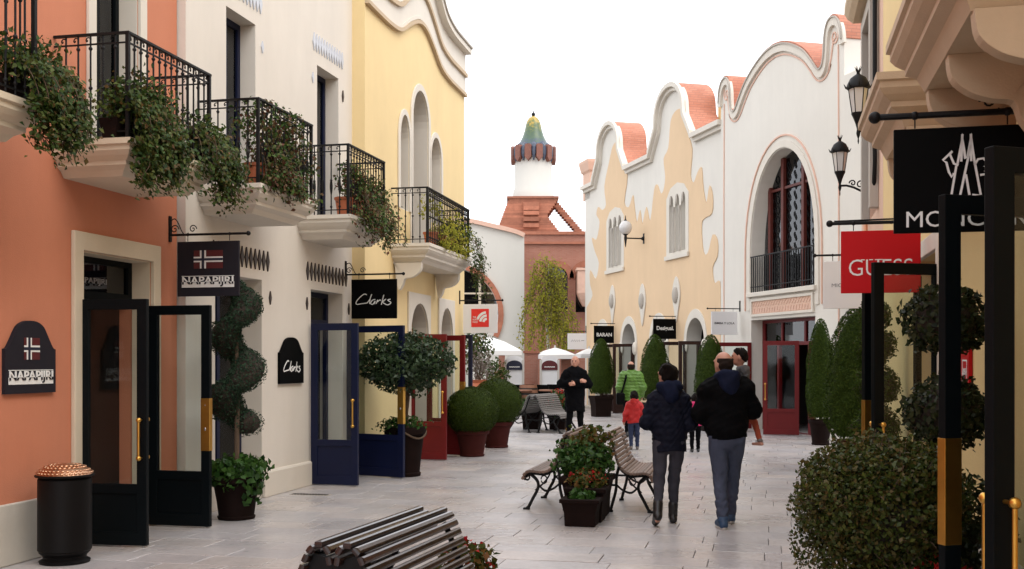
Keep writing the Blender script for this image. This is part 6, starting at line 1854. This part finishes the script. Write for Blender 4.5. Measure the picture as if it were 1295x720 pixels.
# amphora with pale plant, in front of a dark doorway
x,y = (606-U0)/F*27.5, 27.5
t = thing('clay_amphora', 'tall clay amphora holding pale dry branches behind boxwood balls', 'vase', (x,y,0))
MB().lathe([(.16,0),(.2,.05),(.30,.45),(.34,.75),(.28,1.0),(.17,1.12),(.2,1.2),(.16,1.2)], 20).build('vase', M['potbright'], t, smooth=True)
P,N = blob_leaves((0,0,1.55), (.38,.38,.45), 380, .9, .2, 5, 8, .3); leaf_mesh('dry_foliage', P, N, .09, M['dryleaf'], t, .4)
st = MB()
for k in range(9): st.tube([(0,0,1.1),(.1*math.cos(k*2.2),.1*math.sin(k*2.2),1.4),(.3*math.cos(k*2.2),.3*math.sin(k*2.2),1.85)], [.015,.01,.004], 5)
st.build('branches', M['bark'], t, kind='stuff')
for lab, u, Yd, zc, r_ in (('dark green potted shrub by the cafe parasol', 602, 31, 2.0, .55), ('low green shrub under the white parasol', 626, 35, 1.15, .5)):
    t = thing('leafy_shrub', lab, 'shrub', ((u-U0)/F*Yd, Yd, 0))
    pot(t, .32, .5, M['pot']); MB().tube([(0,0,.4),(0,0,zc)], .03, 6).build('stem', M['bark'], t)
    P,N = blob_leaves((0,0,zc), (r_,r_,r_*1.1), 900, .8, .2, 5, 3, .4); leaf_mesh('foliage', P, N, .1, M['ivy'], t, .6)

# pale birch
Yd = 41.0; X = (693-U0)/F*Yd
t = thing('birch_tree', 'slender birch with drooping yellow green leaves before the brick building', 'tree', (X,Yd,0)); t.scale = (1.22,1.22,1.22)
MB().tube([(0,0,0),(.03,0,1.2),(-.02,.02,2.4),(.05,0,3.4),(.02,0,4.3)], [.06,.052,.045,.03,.012], 8).build('trunk', M['birch'], t, smooth=True)
st = MB(); P=[]; N=[]
r2 = random.Random(4)
for k in range(95):
    a = r2.uniform(0,6.28); z0 = r2.uniform(2.3,4.2); rr = r2.uniform(.2,.70)*(1 if z0 < 3.6 else .62)
    zt = z0+r2.uniform(.1,.4); L = r2.uniform(.6,1.7)
    pts = [(0,0,z0-.3),(rr*.5*math.cos(a),rr*.5*math.sin(a),zt)]+[(rr*math.cos(a)*(1+.1*q)+r2.gauss(0,.04), rr*math.sin(a)*(1+.1*q), max(1.75,zt-L*q/5)) for q in range(1,6)]
    pts = crom(pts,3); st.tube(pts, .007, 4)
    for q in range(62):
        p = pts[r2.randrange(3,len(pts))]; P.append((p[0]+r2.gauss(0,.07),p[1]+r2.gauss(0,.07),p[2]+r2.gauss(0,.08))); N.append((r2.gauss(0,1),r2.gauss(0,1),r2.gauss(0,.6)))
st.build('limbs', M['bark'], t, kind='stuff'); leaf_mesh('crown', np.array(P), np.array(N), .075, M['birchleaf'], t, .65)

# ------------------------------------------------------------------ people
PI = math.pi
wx_, wy_ = gp(846, 664)
person('woman in navy padded jacket with hood, grey jeans and black boots, walking', (wx_, wy_), PI, 1.66,
       dict(shL=(.15,0,1.35), shR=(-.15,0,1.35), elL=(.245,.02,1.11), wrL=(.10,-.20,1.08), elR=(-.235,.0,1.10), wrR=(-.08,-.22,1.08), head=(.02,-.03,1.62),
            knL=(.11,.02,.49), anL=(.15,.20,.14), toeL=(.155,.07,.04), heelL=(.15,.24,.12), knR=(-.07,-.10,.50), anR=(-.065,-.16,.085)),
       M['puffnavy'], M['jeansgrey'], M['shoeblack'], M['hairdark'], vx=.008, bulk=1.02, hem=.80, boots=.11, hood=M['hoodnavy'], quilt=.006, hairfn='bun', slim=.96, seed=2, headyaw=.6)
mx_, my_ = gp(919, 667)
person('balding man in black jacket and faded jeans carrying a small child', (mx_, my_), PI, 1.79,
       dict(shL=(.18,0,1.37), shR=(-.18,0,1.38), elL=(.26,-.02,1.12), wrL=(.12,-.24,1.13), elR=(-.28,-.05,1.16), wrR=(-.13,-.26,1.12), head=(.03,-.03,1.62),
            hipL=(.085,0,.91), hipR=(-.085,0,.91), knL=(.065,-.02,.49), anL=(.06,.12,.085), knR=(-.10,-.19,.51), anR=(-.10,-.32,.085)),
       M['jacketblack'], M['jeansblue'], M['shoeblue'], M['hairgrey'], vx=.008, bulk=1.16, hem=.885, hood=M['hoodnavy'], hairfn='fringe', slim=1.08, seed=4, headyaw=.45, soles=M['sole'])
# child carried on the man's right arm (picture right)
tp = (mx_+.165, my_+.13)
person('small child in grey fleece and rust trousers carried on the man\'s arm', (tp[0], tp[1], .86), -2.25, .95,
       dict(pelvis=(0,.0,.60), chest=(0,0,1.0), neck=(0,.0,1.33), head=(0,-.02,1.60), shL=(.17,0,1.22), shR=(-.17,0,1.22), elL=(.26,-.12,1.0), wrL=(.16,-.32,1.08), elR=(-.26,-.14,1.02), wrR=(-.2,-.34,1.12),
            hipL=(.12,-.02,.55), hipR=(-.12,-.02,.55), knL=(.2,-.30,.47), anL=(.22,-.30,.06), knR=(-.27,.16,.36), anR=(-.22,.30,.0)),
       M['greyhood'], M['rust'], M['shoegrey'], M['hairdark'], vx=.007, hs=1.38, bulk=1.05, hem=.52, hood=M['greyhood'], seed=6, headyaw=.35, slim=.95)
gx, gy = gp(727, 557)
person('bald guard in long black coat standing with folded arms', (gx, gy), .12, 1.78,
       dict(elL=(.29,-.02,1.16), wrL=(-.02,-.215,1.17), elR=(-.29,-.02,1.16), wrR=(.04,-.225,1.22), shL=(.165,0,1.37), shR=(-.165,0,1.37), anL=(.13,.0,.085), anR=(-.15,-.05,.085), knL=(.11,-.02,.49), knR=(-.12,-.04,.49)),
       M['coat'], M['coat'], M['shoeblack'], None, vx=.011, bulk=1.16, hem=.60, seed=8, headyaw=-.4)
kx, ky = gp(802, 569)
person('child in red hooded jacket and blue jeans walking away', (kx, ky), PI, 1.08,
       dict(elL=(.27,.02,1.10), wrL=(.30,-.03,.88), elR=(-.27,.02,1.10), wrR=(-.29,.0,.88), head=(0,-.01,1.62), anL=(.10,.09,.10), knL=(.10,.02,.5), anR=(-.10,-.05,.085), shL=(.165,0,1.36), shR=(-.165,0,1.36)),
       M['redjacket'], M['jeanskid'], M['shoegrey'], M['hairdark'], vx=.009, hs=1.42, bulk=1.2, hem=.82, hood=M['redjacket'], seed=9, slim=1.1)
px_, py_ = gp(879, 572)
person('child in bright pink jacket walking between the two adults', (px_, py_), PI, 1.05,
       dict(elL=(.27,.02,1.10), wrL=(.30,-.03,.88), elR=(-.30,.0,1.14), wrR=(-.42,-.03,1.02), head=(0,-.01,1.60), anL=(.10,.05,.085), anR=(-.10,-.05,.085), shL=(.165,0,1.36), shR=(-.165,0,1.36)),
       M['pinkjacket'], M['coat'], M['shoeblack'], M['hairdark'], vx=.009, hs=1.42, bulk=1.2, hem=.80, hood=M['pinkjacket'], seed=10, slim=1.1)
nx_, ny_ = (798-U0)/F*24.3, 24.3
gm = person('bald man in bright green padded jacket seen from behind', (nx_, ny_), PI, 1.66,
       dict(elL=(.27,.04,1.14), wrL=(.26,-.10,.95), elR=(-.27,.04,1.14), wrR=(-.26,-.10,.95)),
       M['greenjacket'], M['coat'], M['shoeblack'], M['hairgrey'], vx=.012, bulk=1.22, hem=.84, quilt=.012, hairfn='fringe', seed=12)
MB().tube([(.10,.0,1.45),(.13,.17,1.30),(.20,.20,1.05),(.24,.12,.92)], .022, 6).build('bag_strap', M['coat'], gm, smooth=True)
MB().loft_rect(.16,.34,.10,.26,[(.02,.72),(0,.75),(0,.95),(.02,.98)],back_flush=False).build('shoulder_bag', M['black'], gm, bev=.01)
